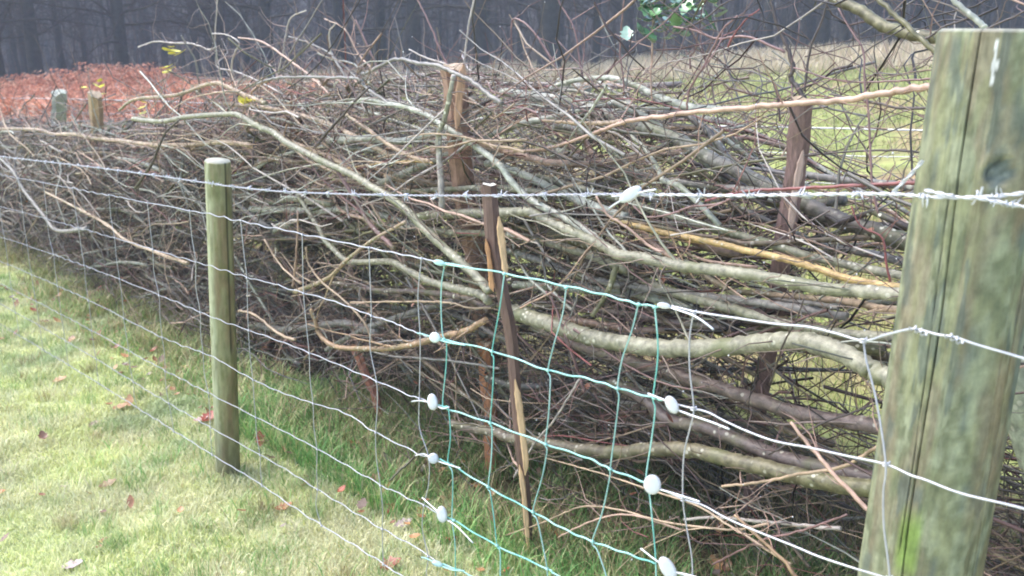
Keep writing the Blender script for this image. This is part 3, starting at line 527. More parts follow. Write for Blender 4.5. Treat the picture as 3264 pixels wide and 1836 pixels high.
TS = [[q(163, 65), q(150, 150), q(148, 260), q(155, 372), q(172, 410), q(170, 520), q(155, 682), q(180, 700), q(190, 830), q(178, 940), q(198, 985), q(200, 1080), q(197, 1195), q(210, 1300), q(212, 1420), q(214, 1500)],
      [q(430, 105), q(410, 250), q(375, 447), q(383, 480), q(378, 620), q(367, 767), q(375, 790), q(372, 920), q(358, 1052), q(368, 1080), q(385, 1200), q(397, 1312), q(411, 1340), q(412, 1449), q(412, 1540)],
      [(1424, 727), q(690, 280), q(650, 420), q(624, 532), q(635, 570), q(628, 720), q(613, 860), q(620, 890), q(598, 1010), q(557, 1160), q(577, 1200), q(605, 1330), q(620, 1415), q(625, 1500)],
      [(1606, 765), (1590, 830), (1565, 905), (1553, 977), (1557, 1000), (1548, 1080), (1535, 1180), (1534, 1200), (1515, 1290), (1490, 1362), (1503, 1385), (1525, 1449), (1540, 1520)],
      [(1647, 772), (1655, 860), (1653, 920), (1643, 1000), (1648, 1030), (1640, 1100), (1625, 1205), (1634, 1245), (1643, 1330), (1650, 1415), (1650, 1520)]]
for i, pts in enumerate(TS):
    P = smooth_path([Dw(x, y, WP - .004) for x, y in pts], 6); col = rgbmix(TEALP, TEALC, sstep(.25, .6, vnoise(np.arange(len(P)) * .12, np.full(len(P), i * 5.1), 8)))
    if i in (2, 3): col = rgbmix(col, (.40, .48, .50), .5 * np.ones(len(P)))
    MB().tubes(P[None], np.full((1, len(P)), .0014), 7, col[None]).build('stay_wire', M_TEAL, tp)
kn = MB()
for x, y in [q(163, 62), q(430, 102), (1424, 724), (1606, 766), (1647, 773), q(160, 395), q(375, 447), q(624, 532), (1553, 977), (1645, 1001), q(170, 697), q(367, 767), q(614, 861), (1535, 1180), q(180, 947), q(358, 1052), q(557, 1162), (1490, 1362), q(205, 1200), q(397, 1312), q(620, 1416)]:
    V, T = ico(Dw(x, y, WP - .003), .0042, (1.1, 1.1, .9)); kn.add(V, None, T, TEALP)
kn.build('mesh_knots', M_TEAL, tp)['kind'] = 'stuff'
# --- wire clamps
def clamp(x, y, wd, ht, tilt, lab, tails, c=(.74, .75, .77), teal=False):  # near-white body colour holds the blown highlight on the zinc
    c0 = Dw(x, y, WP - .012); e = tag(empty('wire_clamp', c0), lab, 'wire clamp', 'oval clamps joining the mesh patch')
    dz = depth(c0) / F * k; a = math.radians(tilt)
    h = ht * dz / 2; w_ = wd * dz / 2
    r_ = np.array([cp * 0 + 1., 0, 0]); up = np.array([0, sp, cp]); fw = np.array([0, -cp, sp])
    U = r_ * math.cos(a) + up * math.sin(a); Vv = -r_ * math.sin(a) + up * math.cos(a)
    mb = MB(); nu, nv = 20, 9; th = np.linspace(0, 2 * math.pi, nu, endpoint=False); ring = []
    prof = [(0, 1.), (.55, .97), (.8, .85), (.95, .6), (1., .25), (1., -.25), (.95, -.6), (.8, -.9), (0, -1.)]
    VV = np.array([[c0 + (pr + 1e-4) * (math.cos(t) * w_ * U + math.sin(t) * h * Vv) + d_ * .0065 * fw for t in th] for pr, d_ in prof]).reshape(-1, 3)
    i = np.arange(nv * nu).reshape(nv, nu); mb.add(VV, np.stack([i[:-1], np.roll(i, -1, 1)[:-1], np.roll(i, -1, 1)[1:], i[1:]], -1).reshape(-1, 4), None, c); mb.build('clamp_body', M_CLAMP, e)
    rb = MB(); Vr = np.array([[c0 - fw * .0066 + q1 * U * w_ * .8 + q2 * Vv * .0012 - fw * q3 for q2, q3 in ((-1, 0), (-1, .0012), (1, .0012), (1, 0))] for q1 in (-1, 1)]).reshape(-1, 3); rb.add(Vr, [(0, 1, 5, 4), (1, 2, 6, 5), (2, 3, 7, 6), (0, 3, 2, 1), (4, 5, 6, 7)], None, np.array(c) * .6); rb.build('crimp_rib', M_CLAMP, e, smooth=False)
    pn = MB(); Pp_ = np.array([c0 - fw * .004 + Vv * h * .45, c0 - fw * .0078 + Vv * h * .45, c0 - fw * .0079 + Vv * h * .45]); pn.tubes(Pp_[None], np.array([[.0016, .0016, .0001]]), 8, (.2, .2, .21)); pn.build('lock_pin', M_WIRE, e)
    for tl in tails:
        P = smooth_path([Dw(px, py, WP - .006) for px, py in tl], 6); R = np.full(len(P), .0017); Pc, Rc = capped(P, R)
        MB().tubes(Pc[None], Rc[None], 7, TEALP if teal else (.74, .76, .8)).build('wire_tail', M_TEAL if teal else M_WIRE, e)
clamp(1586, 489, 64, 30, 33, 'white oval clamp on the barbed wire', [[(1600, 488), (1625, 481), (1650, 477)], [(1570, 500), (1550, 512), (1532, 524)], [(1570, 489), (1560, 492), (1540, 494)]])
clamp(1670, 769, 34, 16, -10, 'flat whitish clamp on the top mesh wire above the thickest stem', [[(1680, 772), (1735, 790), (1765, 806), (1795, 829)]])
clamp(1690, 1018, 30, 48, 28, 'largest white oval clamp, on the second mesh wire right of the patch', [[(1700, 1030), (1740, 1045), (1790, 1062), (1835, 1080)], [(1675, 1008), (1650, 998), (1630, 990)]])
clamp(1641, 1219, 44, 50, 0, 'round white clamp on the third mesh wire right of the patch', [[(1655, 1230), (1700, 1243), (1760, 1262)]])
clamp(1680, 1430, 36, 66, 32, 'white clamp cut by the bottom edge of the photo', [[(1662, 1418), (1640, 1402), (1612, 1380)], [(1700, 1440), (1730, 1446), (1780, 1460)]])
clamp(1105, 661, 30, 15, -12, 'small teal clamp at the top left corner of the patch', [[(1118, 664), (1140, 668), (1165, 672)]], (.55, .80, .78), True)
clamp(1094, 849, 28, 27, -15, 'roundish whitish clamp on the second wire left of the patch', [[(1080, 846), (1062, 840), (1050, 838)], [(1105, 855), (1130, 862), (1170, 868)]], (.78, .86, .86), True)
clamp(1088, 1011, 26, 42, 8, 'white oval clamp on the third wire left of the patch', [[(1080, 1012), (1055, 1008), (1036, 1010)], [(1100, 1022), (1115, 1028), (1130, 1024)]])
clamp(1090, 1153, 27, 27, -10, 'greyish round clamp on the fourth wire left of the patch', [[(1080, 1150), (1065, 1142), (1045, 1146)], [(1100, 1160), (1125, 1168), (1158, 1178)]], (.6, .63, .68))
clamp(1112, 1294, 26, 42, 8, 'white oval clamp on the fifth wire, two tails crossing', [[(1105, 1290), (1080, 1268), (1062, 1252)], [(1120, 1305), (1150, 1325), (1190, 1366)]])
clamp(1100, 1418, 28, 13, -20, 'small flat clamp near the bottom edge left of the patch', [[(1088, 1412), (1070, 1404), (1060, 1402)], [(1110, 1424), (1140, 1434), (1168, 1436)]], (.6, .8, .85), True)
# staples on the posts
for (x, y, w_, nm, lab) in ((535, 463, -.042, 'staple', 'staple holding the barbed wire on the slim post'), (2452, 497, -.04, 'staple', 'steel staple holding the barbed wire on the big post')):
    c0 = Dw(x, y, w_ - .008); th = np.linspace(-1.9, 1.9, 12); P = c0 + np.stack([np.sin(th) * .002, -np.cos(th) * .003, np.sin(th) * .008], -1); tag(MB().tubes(P[None], np.full((1, 12), .0013), 5, GALV).build(nm, M_WIRE, base=c0), lab, 'staple')
c0 = Dw(2466, 492, -.065); P = np.array([c0, Dw(2472, 470, -.065)]); tag(MB().tubes(P[None], np.array([[.0017, .0014]]), 6, GALV).build('nail', M_WIRE, base=c0), 'bent nail sticking up behind the barbed wire on the big post', 'nail')

# ------------------------------------------------------------------ hedge stakes
def stake(nm, top, bot, wt, wb, d0, d1, col, lab, strips=(), topk=None, path=None):
    A = S(*bot, wb); B = S(*top, wt); a = (A - B) / np.linalg.norm(A - B)
    gz = G(A[0], A[1]); 
    if A[2] > gz - .1: A = A + a * ((gz - .1 - A[2]) / a[2])
    n = 30; t = np.linspace(0, 1, n)[:, None]; P = B * (1 - t) + A * t; side = np.cross(a, [0, 1, 0]); side /= np.linalg.norm(side)
    if path: P = smooth_path([S(x, y, wt + (wb - wt) * i_ / (len(path) - 1)) for i_, (x, y) in enumerate(path)] + [A], 4); P = P[np.linspace(0, len(P) - 1, n).astype(int)]; P = P + np.linspace(0, 1e-4, n)[:, None] * a
    P = P + side * ((.002 if path else .006) * np.sin(t * 7 + rng.uniform(0, 6)) + .003 * np.sin(t * 19))
    R = np.interp(t[:, 0], [0, 1], [d0, d1]) / 2 * depth(B) / F
    ns = 9; th = np.arange(ns) / ns * 2 * math.pi; shape = 1 + .22 * np.sin(th * 2 + rng.uniform(0, 6)) + rng.uniform(-.16, .16, ns)
    u = side; v = np.cross(a, u); V = P[:, None, :] + (R[:, None] * shape[None] * (1 + rng.normal(0, .05, (n, ns))))[..., None] * (np.cos(th)[None, :, None] * u + np.sin(th)[None, :, None] * v)
    V[0] += rng.normal(0, .006, (ns, 1)) * a
    c = np.array(col)[None, None] * (1 + .5 * (fbm(np.arange(n)[:, None] * .5 + 0 * th[None], th[None] * 2 + 0 * np.arange(n)[:, None], 21)[..., None] - .5))
    i = np.arange(n * ns).reshape(n, ns); Q = np.stack([i[:-1], np.roll(i, -1, 1)[:-1], np.roll(i, -1, 1)[1:], i[1:]], -1).reshape(-1, 4)
    mb = MB().add(V.reshape(-1, 3), Q, None, np.broadcast_to(c, (n, ns, 3)).reshape(-1, 3))
    j = np.arange(ns); mb.add(np.concatenate([V[0], [V[0].mean(0)]]), None, np.stack([(j + 1) % ns, j, np.full(ns, ns)], -1), (.5, .38, .26) if topk is None else topk)
    o = tag(mb.build(nm, M_WOOD, base=A, smooth=False), lab, 'stake', 'cleft stakes driven along the hedge')
    for pts, wd, wv, cc in strips:
        P = smooth_path([S(x, y, wv) for x, y in pts], 6); m = len(P); R = np.interp(np.linspace(0, 1, m), [0, .15, .8, 1], [.2, 1, 1, .15]) * wd / 2 * depth(P[0]) / F
        T = np.gradient(P, axis=0); T /= np.linalg.norm(T, axis=1, keepdims=True); u = np.cross(T, ray(*pts[0])); u /= np.linalg.norm(u, axis=1, keepdims=True); vv = np.cross(T, u); vv *= np.where((vv @ ray(*pts[0])) > 0, -1, 1)[:, None]
        R = R * (1 + rng.normal(0, .1, m)); V = np.stack([P - u * R[:, None], P - u * R[:, None] * .6 + vv * .003, P + u * R[:, None] * .6 + vv * .003, P + u * R[:, None], P - vv * .014], 1)
        i = np.arange(m * 5).reshape(m, 5); Q = np.stack([i[:-1], np.roll(i, -1, 1)[:-1], np.roll(i, -1, 1)[1:], i[1:]], -1).reshape(-1, 4)
        MB().add(V.reshape(-1, 3), Q, None, cc).build('bare_wood_strip', M_WOOD, o, smooth=False)
    return o
OR = (.50, .27, .13); PL = (.62, .42, .24)
stake('hedge_stake', (1553, 590), (1684, 1770), .28, .33, 60, 26, (.15, .095, .08), 'long dark cleft stake with pale bare wood leaning before the hedge, behind the teal mesh',
      [([(1548, 760), (1560, 830), (1566, 900), (1572, 930)], 16, .262, OR), ([(1590, 690), (1598, 760), (1608, 840), (1614, 880)], 22, .25, PL),
       ([(1642, 1210), (1656, 1300), (1668, 1400), (1676, 1470), (1674, 1515)], 22, .285, PL), ([(1656, 1480), (1668, 1560), (1676, 1640), (1686, 1765)], 18, .30, PL)], (.6, .58, .5), path=[(1553, 590), (1569, 770), (1609, 963), (1634, 1140), (1661, 1394), (1675, 1584), (1684, 1760)])
stake('hedge_stake', (1445, 212), (1500, 700), .53, .66, 74, 60, (.40, .25, .19), 'reddish-orange cleft stake with a broad split top standing above the hedge',
      [([(1478, 205), (1470, 260), (1462, 330), (1455, 420)], 26, .50, (.58, .36, .24))])
stake('hedge_stake', (2552, 318), (2420, 1360), .58, .80, 62, 50, (.25, .165, .155), 'purplish-brown cleft stake under the long tan branch at right', [([(2560, 480), (2545, 560), (2530, 640), (2518, 760)], 24, .56, (.46, .33, .28))])
stake('hedge_stake', (300, 298), (330, 600), .60, .80, 36, 34, (.50, .36, .24), 'orange-tan stake top showing above the far left of the hedge')
stake('far_fence_post', (186, 292), (190, 600), 1.7, 1.7, 52, 50, (.30, .31, .24), 'short mossy round post top at the far upper left', topk=(.4, .42, .34))
stake('hedge_stake', (925, 342), (975, 640), .74, 1.0, 44, 36, (.42, .22, .15), 'short orange-brown stake end half buried in brushwood left of the dark straight stick')
stake('hedge_stake', (1548, 1090), (1556, 1330), .62, .60, 36, 32, (.44, .20, .10), 'orange stake foot showing low behind the long dark stake')
stake('hedge_stake', (388, 455), (450, 720), .80, 1.05, 36, 30, (.34, .19, .14), 'reddish stake leaning in the brushwood left of the slim post')
stake('hedge_stake', (1130, 1105), (1190, 1260), .60, .60, 34, 30, (.34, .15, .10), 'red-brown stake foot under the U-shaped branch')
stake('hedge_stake', (2425, 1150), (2418, 1400), .80, .80, 44, 40, (.16, .10, .09), 'dark stake foot low between mesh and big post') if False else None
# strut-like mossy trunk just right of the big post
pts = [(3150, 860), (3230, 1080), (3300, 1330), (3390, 1600), (3480, 1900)]
P = smooth_path([S(x, y, .38) for x, y in pts], 6); tag(MB().tubes(P[None], np.linspace(.04, .05, len(P))[None], 14, (.24, .27, .20)).build('mossy_bough', M_BARK, base=P[-1]), 'thick mossy grey bough emerging at the right edge behind the big post', 'branch')
# electric tape and wires of the fence beyond the hedge
far = empty('far_fence_wires', S(1632, 420, 1.9)); tag(far, 'pale wires of a second fence beyond the hedge', 'fence wire')
for ya, yb, yc in ((316, 380, 416), (360, 440, 500), (420, 520, 590)):
    P = smooth_path([S(-200, ya - 6, 1.9), S(430, ya + 4, 1.9), S(1600, yb, 1.9), S(2577, yc - 9, 1.9), S(2966, yc, 1.9), S(3400, yc + 8, 1.9)], 8); MB().tubes(P[None], np.full((1, len(P)), .0032 if ya == 316 else .0016), 6, (.72, .74, .76)).build('line_wire', M_WIRE, far)
# ------------------------------------------------------------------ ground sheet
rr = np.concatenate([np.linspace(.02, 12, 170), np.geomspace(12.1, 420, 90)]); na = 360
aa = np.linspace(0, 2 * math.pi, na, endpoint=False); RR, AA = np.meshgrid(rr, aa, indexing='ij'); X = RR * np.sin(AA); Y = RR * np.cos(AA)
Zg = G(X, Y); s_, w_ = sw(X, Y); n1 = fbm(X * 1.3, Y * 1.3, 5); n2 = fbm(X * .35, Y * .35, 6); n3 = fbm(X * 6, Y * 6, 8)
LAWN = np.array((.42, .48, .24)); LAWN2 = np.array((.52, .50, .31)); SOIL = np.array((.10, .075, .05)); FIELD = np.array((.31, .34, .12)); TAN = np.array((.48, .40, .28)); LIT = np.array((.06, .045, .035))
def L3(a, b, t): return a * (1 - t)[..., None] + b * t[..., None]
C = L3(np.broadcast_to(LAWN, X.shape + (3,)), LAWN2, sstep(.35, .65, n1))
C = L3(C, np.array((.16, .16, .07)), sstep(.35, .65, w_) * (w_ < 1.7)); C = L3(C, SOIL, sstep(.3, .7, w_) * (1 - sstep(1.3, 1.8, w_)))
fld = L3(np.broadcast_to(FIELD, X.shape + (3,)), np.array((.36, .27, .15)), sstep(.5, .7, fbm(X * .8, Y * .8, 15)))
fld = L3(fld, TAN, sstep(21.5, 24, RR + (n2 - .5) * 4))
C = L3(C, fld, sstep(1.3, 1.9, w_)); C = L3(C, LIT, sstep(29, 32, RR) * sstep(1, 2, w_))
C = C * (.75 + .5 * n3)[..., None]
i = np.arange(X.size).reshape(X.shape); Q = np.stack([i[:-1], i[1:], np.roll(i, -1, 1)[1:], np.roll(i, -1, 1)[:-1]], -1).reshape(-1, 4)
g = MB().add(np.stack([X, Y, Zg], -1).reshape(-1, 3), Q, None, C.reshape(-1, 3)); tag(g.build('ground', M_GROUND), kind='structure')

# ------------------------------------------------------------------ grass
def blades(n, X, Y, L, W, C, lie=.5, K=3, dirb=None):
    """n curved blades as triangle ribbons"""
    Z = G(X, Y); a = rng.uniform(0, 2 * math.pi, n) if dirb is None else dirb + rng.normal(0, .7, n)
    d = np.stack([np.cos(a), np.sin(a), np.zeros(n)], -1); sd_ = np.stack([-np.sin(a + rng.normal(0, .8, n)), np.cos(a), np.zeros(n)], -1)
    base = np.stack([X, Y, Z - .004], -1); ln = np.clip(rng.normal(lie, .22, n), .02, 1.2)
    P = [base]; 
    for j in range(1, K + 1):
        f = j / K; e = ln * (f ** 1.5) * 1.35; up = np.cos(np.clip(e, 0, 1.5)); ho = np.sin(np.clip(e, 0, 1.5)); P.append(P[-1] + (L / K)[:, None] * (d * ho[:, None] + np.array([0, 0, 1.]) * up[:, None]))
    V = []; Wd = [1, .9, .6, 0]
    for j in range(K): V += [P[j] - sd_ * (W * Wd[j])[:, None], P[j] + sd_ * (W * Wd[j])[:, None]]
    V.append(P[K]); V = np.stack(V, 1); nv = 2 * K + 1; o = (np.arange(n) * nv)[:, None]
    Q = np.concatenate([o + np.array([2 * j, 2 * j + 1, 2 * j + 3, 2 * j + 2]) for j in range(K - 1)], 0); T = o + np.array([2 * K - 2, 2 * K - 1, 2 * K])
    return V.reshape(-1, 3), Q, T, np.repeat(C, nv, 0)
def pick(pal, wts, n):
    pal = np.array(pal); return pal[rng.choice(len(pal), n, p=np.array(wts) / sum(wts))] * rng.uniform(.7, 1.3, (n, 1))
def scatter(n, s0, s1, w0, w1):
    s = rng.uniform(s0, s1, n); wv = rng.uniform(w0, w1, n); return P1[0] + s * DV[0] + wv * NV[0], P1[1] + s * DV[1] + wv * NV[1], s, wv
lawn = MB()
def add_lawn(n, s0, s1, w0, w1, Ls, Wd):
    X, Y, s, wv = scatter(n, s0, s1, w0, w1); keep = (Y > .9) & (np.abs(X) < Y * .75 + .5); X, Y, s, wv = X[keep], Y[keep], s[keep], wv[keep]; n = len(X)
    m = fbm(X * 3.2, Y * 3.2, 25); m2 = fbm(X * 1.1 + 9, Y * 1.1, 26); m3 = fbm(X * 9, Y * 9, 27)
    moss = pick([(.66, .70, .30), (.56, .64, .30), (.80, .82, .48)], [4, 3, 3], n); straw = pick([(.72, .67, .46), (.70, .70, .50), (.84, .82, .64), (.44, .34, .20)], [4, 3, 3, 1], n); grn = pick([(.34, .47, .20), (.42, .55, .28), (.56, .66, .42)], [4, 4, 2], n)
    t = (.04 + .55 * sstep(.36, .66, m + (m3 - .5) * .5))[:, None]; c = moss * (1 - t) + straw * t; t = (.75 * sstep(.5, .7, m2 + (m3 - .5) * .6))[:, None]; c = c * (1 - t) + grn * t
    L = rng.uniform(*Ls, n) * (.5 + 1.2 * m3)
    lawn.add(*[z for z in [*blades(n, X, Y, L, np.full(n, Wd) * rng.uniform(.6, 1.4, n), c, .85)]])
add_lawn(165000, -1.9, .9, -1.35, .42, (.012, .042), .0014)
add_lawn(135000, .7, 4.2, -1.7, .5, (.015, .045), .0018)
add_lawn(60000, 3.8, 10, -3.5, .3, (.03, .07), .003)
for _ in range(520):               # tufts of longer and of dead grass standing out of the mossy turf
    s0 = rng.uniform(-1.8, 4.5); w0 = rng.uniform(-1.5, .3); n = int(rng.integers(25, 70)); sp_ = rng.uniform(.015, .05)
    s = s0 + rng.normal(0, sp_, n); wv = w0 + rng.normal(0, sp_, n); X = P1[0] + s * DV[0] + wv * NV[0]; Y = P1[1] + s * DV[1] + wv * NV[1]
    if Y.min() < .9: continue
    c = np.array(random.choice([(.24, .40, .13), (.32, .46, .18), (.62, .56, .34), (.74, .70, .48), (.40, .52, .22), (.36, .30, .16)])) * rng.uniform(.7, 1.25, (n, 1))
    lawn.add(*blades(n, X, Y, rng.uniform(.03, .085, n), np.full(n, .0012), c, rng.uniform(.5, 1.)))
tag(lawn.build('lawn_grass', M_GRASS), kind='stuff')
lg = MB()
def add_long(n, s0, s1, w0, w1, Ls, Wd, pal, wts, lie=.6, clump=.5):
    X, Y, s, wv = scatter(n, s0, s1, w0, w1); m = fbm(X * 4, Y * 4, 35); keep = (m > clump - .1 + rng.normal(0, .05, n)) & (Y > 1.0); X, Y = X[keep], Y[keep]; n = len(X)
    lg.add(*blades(n, X, Y, rng.uniform(*Ls, n) * (.5 + m[keep]), np.full(n, Wd) * rng.uniform(.6, 1.4, n), pick(pal, wts, n), lie))
PG = [(.14, .32, .09), (.22, .44, .13), (.34, .52, .18), (.52, .56, .26), (.66, .58, .34)]
add_long(30000, -2.0, .5, .18, .85, (.04, .14), .0017, PG, [4, 4, 3, 2, 2], .75, .45)
add_long(2500, -2.0, .5, -.3, .2, (.03, .08), .0016, PG, [2, 3, 4, 4, 2], .8, .5)
add_long(13000, .4, 3.5, .22, .65, (.04, .12), .0022, PG, [1, 2, 3, 4, 6], .85, .48)
add_long(15000, 1.2, 7, .3, .8, (.05, .15), .0022, [(.46, .40, .22), (.37, .31, .17), (.36, .38, .17), (.27, .33, .13)], [3, 3, 4, 4], .8, .45)
add_long(14000, -2.2, .3, .3, 1.3, (.06, .2), .0018, [(.40, .32, .18), (.24, .2, .1), (.12, .18, .06)], [3, 2, 2], .9, .42)
tag(lg.build('long_grass', M_GRASS), kind='stuff')
fg = MB()
def field(n, r0, r1, a0, a1, Ls, Wd, pal, wts, lie=.5):
    r = np.sqrt(rng.uniform(r0 ** 2, r1 ** 2, n)); a = np.radians(rng.uniform(a0, a1, n)); X = r * np.sin(a); Y = r * np.cos(a); _, wv = sw(X, Y); m = fbm(X * .9, Y * .9, 45)
    keep = (wv > 1.5) & (m > .3); X, Y, r = X[keep], Y[keep], r[keep]; n = len(X); fg.add(*blades(n, X, Y, rng.uniform(*Ls, n) * (.5 + m[keep]), Wd * (r / r1) * rng.uniform(.6, 1.4, n), pick(pal, wts, n), lie))
field(80000, 2.6, 9, -36, 40, (.03, .09), .006, [(.28, .36, .11), (.36, .41, .14), (.44, .44, .18), (.46, .36, .20)], [3, 4, 3, 2], .7)
field(80000, 8, 24, -36, 40, (.04, .11), .012, [(.28, .34, .12), (.37, .40, .15), (.46, .42, .21)], [3, 4, 3], .7)
field(46000, 22, 31, -36, 42, (.15, .4), .016, [(.62, .53, .38), (.70, .62, .47), (.52, .44, .30), (.42, .41, .22)], [4, 3, 3, 1], .5)
tag(fg.build('field_grass', M_GRASS), kind='stuff')

# bracken bank
bk = MB(); n = 2300; r = 11 + 14 * rng.random(n) ** .8; a = np.radians(rng.uniform(-38, -14., n) + rng.normal(0, .8, n)); X = r * np.sin(a); Y = r * np.cos(a); keep = (vnoise(X * .35, Y * .35, 50) > .22); X, Y = X[keep], Y[keep]
for x, y in zip(X, Y):
    c0 = np.array([x, y, float(G(x, y))]); hgt = .42 + .85 * vnoise(x * .3, y * .3, 51) ** 1.6; nf = 12
    for _ in range(nf):
        az = rng.uniform(0, 6.28); d = np.array([math.cos(az), math.sin(az), 0]); L = hgt * rng.uniform(.7, 1.25); t = np.linspace(0, 1, 9)
        P = c0 + d * (t ** 1.6 * L * .55)[:, None] + np.array([0, 0, 1.]) * (L * (t * 1.25 - .55 * t ** 2.6))[:, None]
        sdv = np.array([-d[1], d[0], 0]); col = np.array(random.choice([(.62, .29, .18), (.70, .35, .23), (.50, .22, .14), (.72, .44, .31)])) * rng.uniform(.7, 1.3)
        j = np.repeat(np.arange(1, 9), 2); sg = np.tile([-1, 1], 8); pl = L * .15 * (1 - (j - 1) / 9.)
        A = P[j] ; tip = A + sdv * (sg * pl)[:, None] + d * .05 + rng.normal(0, .03, (16, 3)) - [0, 0, .05]; B = P[j] - (P[j] - P[j - 1]) * .33
        V = np.stack([A, B, tip], 1).reshape(-1, 3); bk.add(V, None, np.arange(48).reshape(16, 3), col * rng.uniform(.75, 1.25))
tag(bk.build('bracken', mat('dead_bracken', .8, .2, noise=8, amt=.3, bump=0, trans=.2)), kind='stuff')

# ------------------------------------------------------------------ brushwood filling the hedge
def brush(mb, n, K, s0, s1, w0, w1, h0, h1, L, r, along, vert, pal, wts, sides=4, wig=.15, dens=None, taper=.35, droop=0, rise=0, cap=False, var=(.45, 1.6)):
    s = rng.uniform(s0, s1, n); wv = rng.uniform(w0, w1, n); h = rng.uniform(h0, h1, n)
    if dens is not None: keep = rng.random(n) < dens(s, wv, h); s, wv, h = s[keep], wv[keep], h[keep]; n = len(s)
    d = np.stack([rng.choice([-1, 1], n, p=[.35, .65]) * along * np.abs(rng.normal(1, .3, n)), rng.normal(0, .35, n), rng.normal(rise, vert, n)], -1); d /= np.linalg.norm(d, axis=1, keepdims=True)
    Ln = rng.uniform(*L, n); Q = np.zeros((n, K, 3)); Q[:, 0] = np.stack([s, wv, h], -1) - d * Ln[:, None] * .5
    for k2 in range(1, K):
        d = d + rng.normal(0, wig, (n, 3)) - np.array([0, 0, droop]); d /= np.linalg.norm(d, axis=1, keepdims=True); Q[:, k2] = Q[:, k2 - 1] + d * (Ln / (K - 1))[:, None]
    wc = np.clip(Q[..., 1], w0, 1.7); hh = np.clip(Q[..., 2], .01, 3)
    if cap: hh = np.minimum(hh, topf(Q[..., 0]) + .02 * np.sin(Q[..., 0] * 9 + Q[..., 1] * 30))
    X = P1[0] + Q[..., 0] * DV[0] + wc * NV[0]; Y = P1[1] + Q[..., 0] * DV[1] + wc * NV[1]
    Z = -.0545 * Q[..., 0] + hh
    R = rng.uniform(*r, n)[:, None] * np.linspace(1, taper, K)
    P = np.stack([X, Y, Z], -1)
    if sides > 5:      # closed ends on the thick ones
        P = np.concatenate([P[:, :1], P, P[:, -1:]], 1); P[:, 0] += (P[:, 1] - P[:, 2]) * .01; P[:, -1] += (P[:, -2] - P[:, -3]) * .01; R = np.concatenate([R[:, :1] * .01, R, R[:, -1:] * .01], 1)
    cc = np.array(pal)[rng.choice(len(pal), n, p=np.array(wts) / sum(wts))] * rng.uniform(*var, (n, 1)) * (.8 if var[0] > .65 else .56)
    mb.tubes(P, R, sides, cc); return P
pal = [GRN[c] for c in ('pur', 'tan', 'grey', 'dark', 'red', 'pink', 'lich', 'olive', 'pale')]
topf = lambda s: 1.27 + .03 * np.sin(s * 2.1) - .34 * sstep(-.95, -1.6, s) - .22 * sstep(.8, 3.2, s)
def dl(s, wv, h): return np.where(h < topf(s), 1, .12) * sstep(.12, .3, h + .25 * sstep(.3, 1.5, s)) * np.maximum(.15 + .85 * sstep(-1.6, -1.15, s), .26 * sstep(.62, .45, h))
bs = MB()
P = brush(bs, 900, 18, -2.0, 9, .58, 1.2, .16, 1.25, (.7, 2.0), (.004, .014), 1, .14, pal, [1, 3, 5, 3, 0, 1.5, 4, 4, .5], 7, .06, dl, .4, .01, .04, True, (.5, 1.5))
tag(bs.build('laid_brush_stems', M_BARK), kind='stuff')
bt = MB()
P2 = brush(bt, 3600, 9, -2.3, 9.5, .52, 1.35, .1, 1.27, (.35, 1.1), (.002, .0052), 1, .42, pal, [3, 6, 5, 3, 1, 4, 4, 3, 2], 5, .16, dl, .3, 0, .05)
P3 = brush(bt, 5500, 7, -2.3, 8, .46, 1.4, .06, 1.28, (.12, .5), (.0007, .0018), 1, .75, pal, [7, 3, 2, 8, 2, 3, 1, 1, 1], 4, .22, dl, .35, 0, .1)
P4 = brush(bt, 380, 8, -2.3, 1.5, .5, 1.3, 1.0, 1.34, (.2, .6), (.001, .0024), .9, .6, pal, [5, 3, 2, 1, 1, 4, 1, 0, 3], 4, .2, None, .3, 0, .35)
# loose network of fine upright thorn twigs at the right end
P5 = brush(bt, 210, 8, -2.6, -.9, .45, 1.2, .3, 1.5, (.2, .7), (.0012, .0032), .6, .8, pal, [6, 1, 1, 8, 2, 1, 0, 0, 0], 4, .36, None, .35, 0, .3, False, (.25, .65))
# dark tangle continuing behind the big post
brush(bt, 700, 8, -3.6, -2.15, .32, 1.1, .05, .95, (.3, 1.1), (.0015, .006), 1, .35, pal, [4, 2, 3, 7, 1, 1, 1, 3, 0], 5, .15, None, .35, 0, .05, False, (.3, 1.)); brush(bt, 1500, 6, -3.4, -2.1, .3, 1.0, .03, .9, (.1, .4), (.0008, .002), 1, .7, pal, [6, 2, 2, 7, 2, 1, 0, 1, 0], 4, .2, None, .35, 0, .05, False, (.3, 1.))
# low dead twigs at the hedge foot
P6 = brush(bt, 1900, 7, -2.4, 6, .42, 1.1, .02, .4, (.15, .6), (.0008, .0022), .9, .35, pal, [4, 5, 2, 4, 1, 3, 0, 1, 1], 4, .2, None, .4)
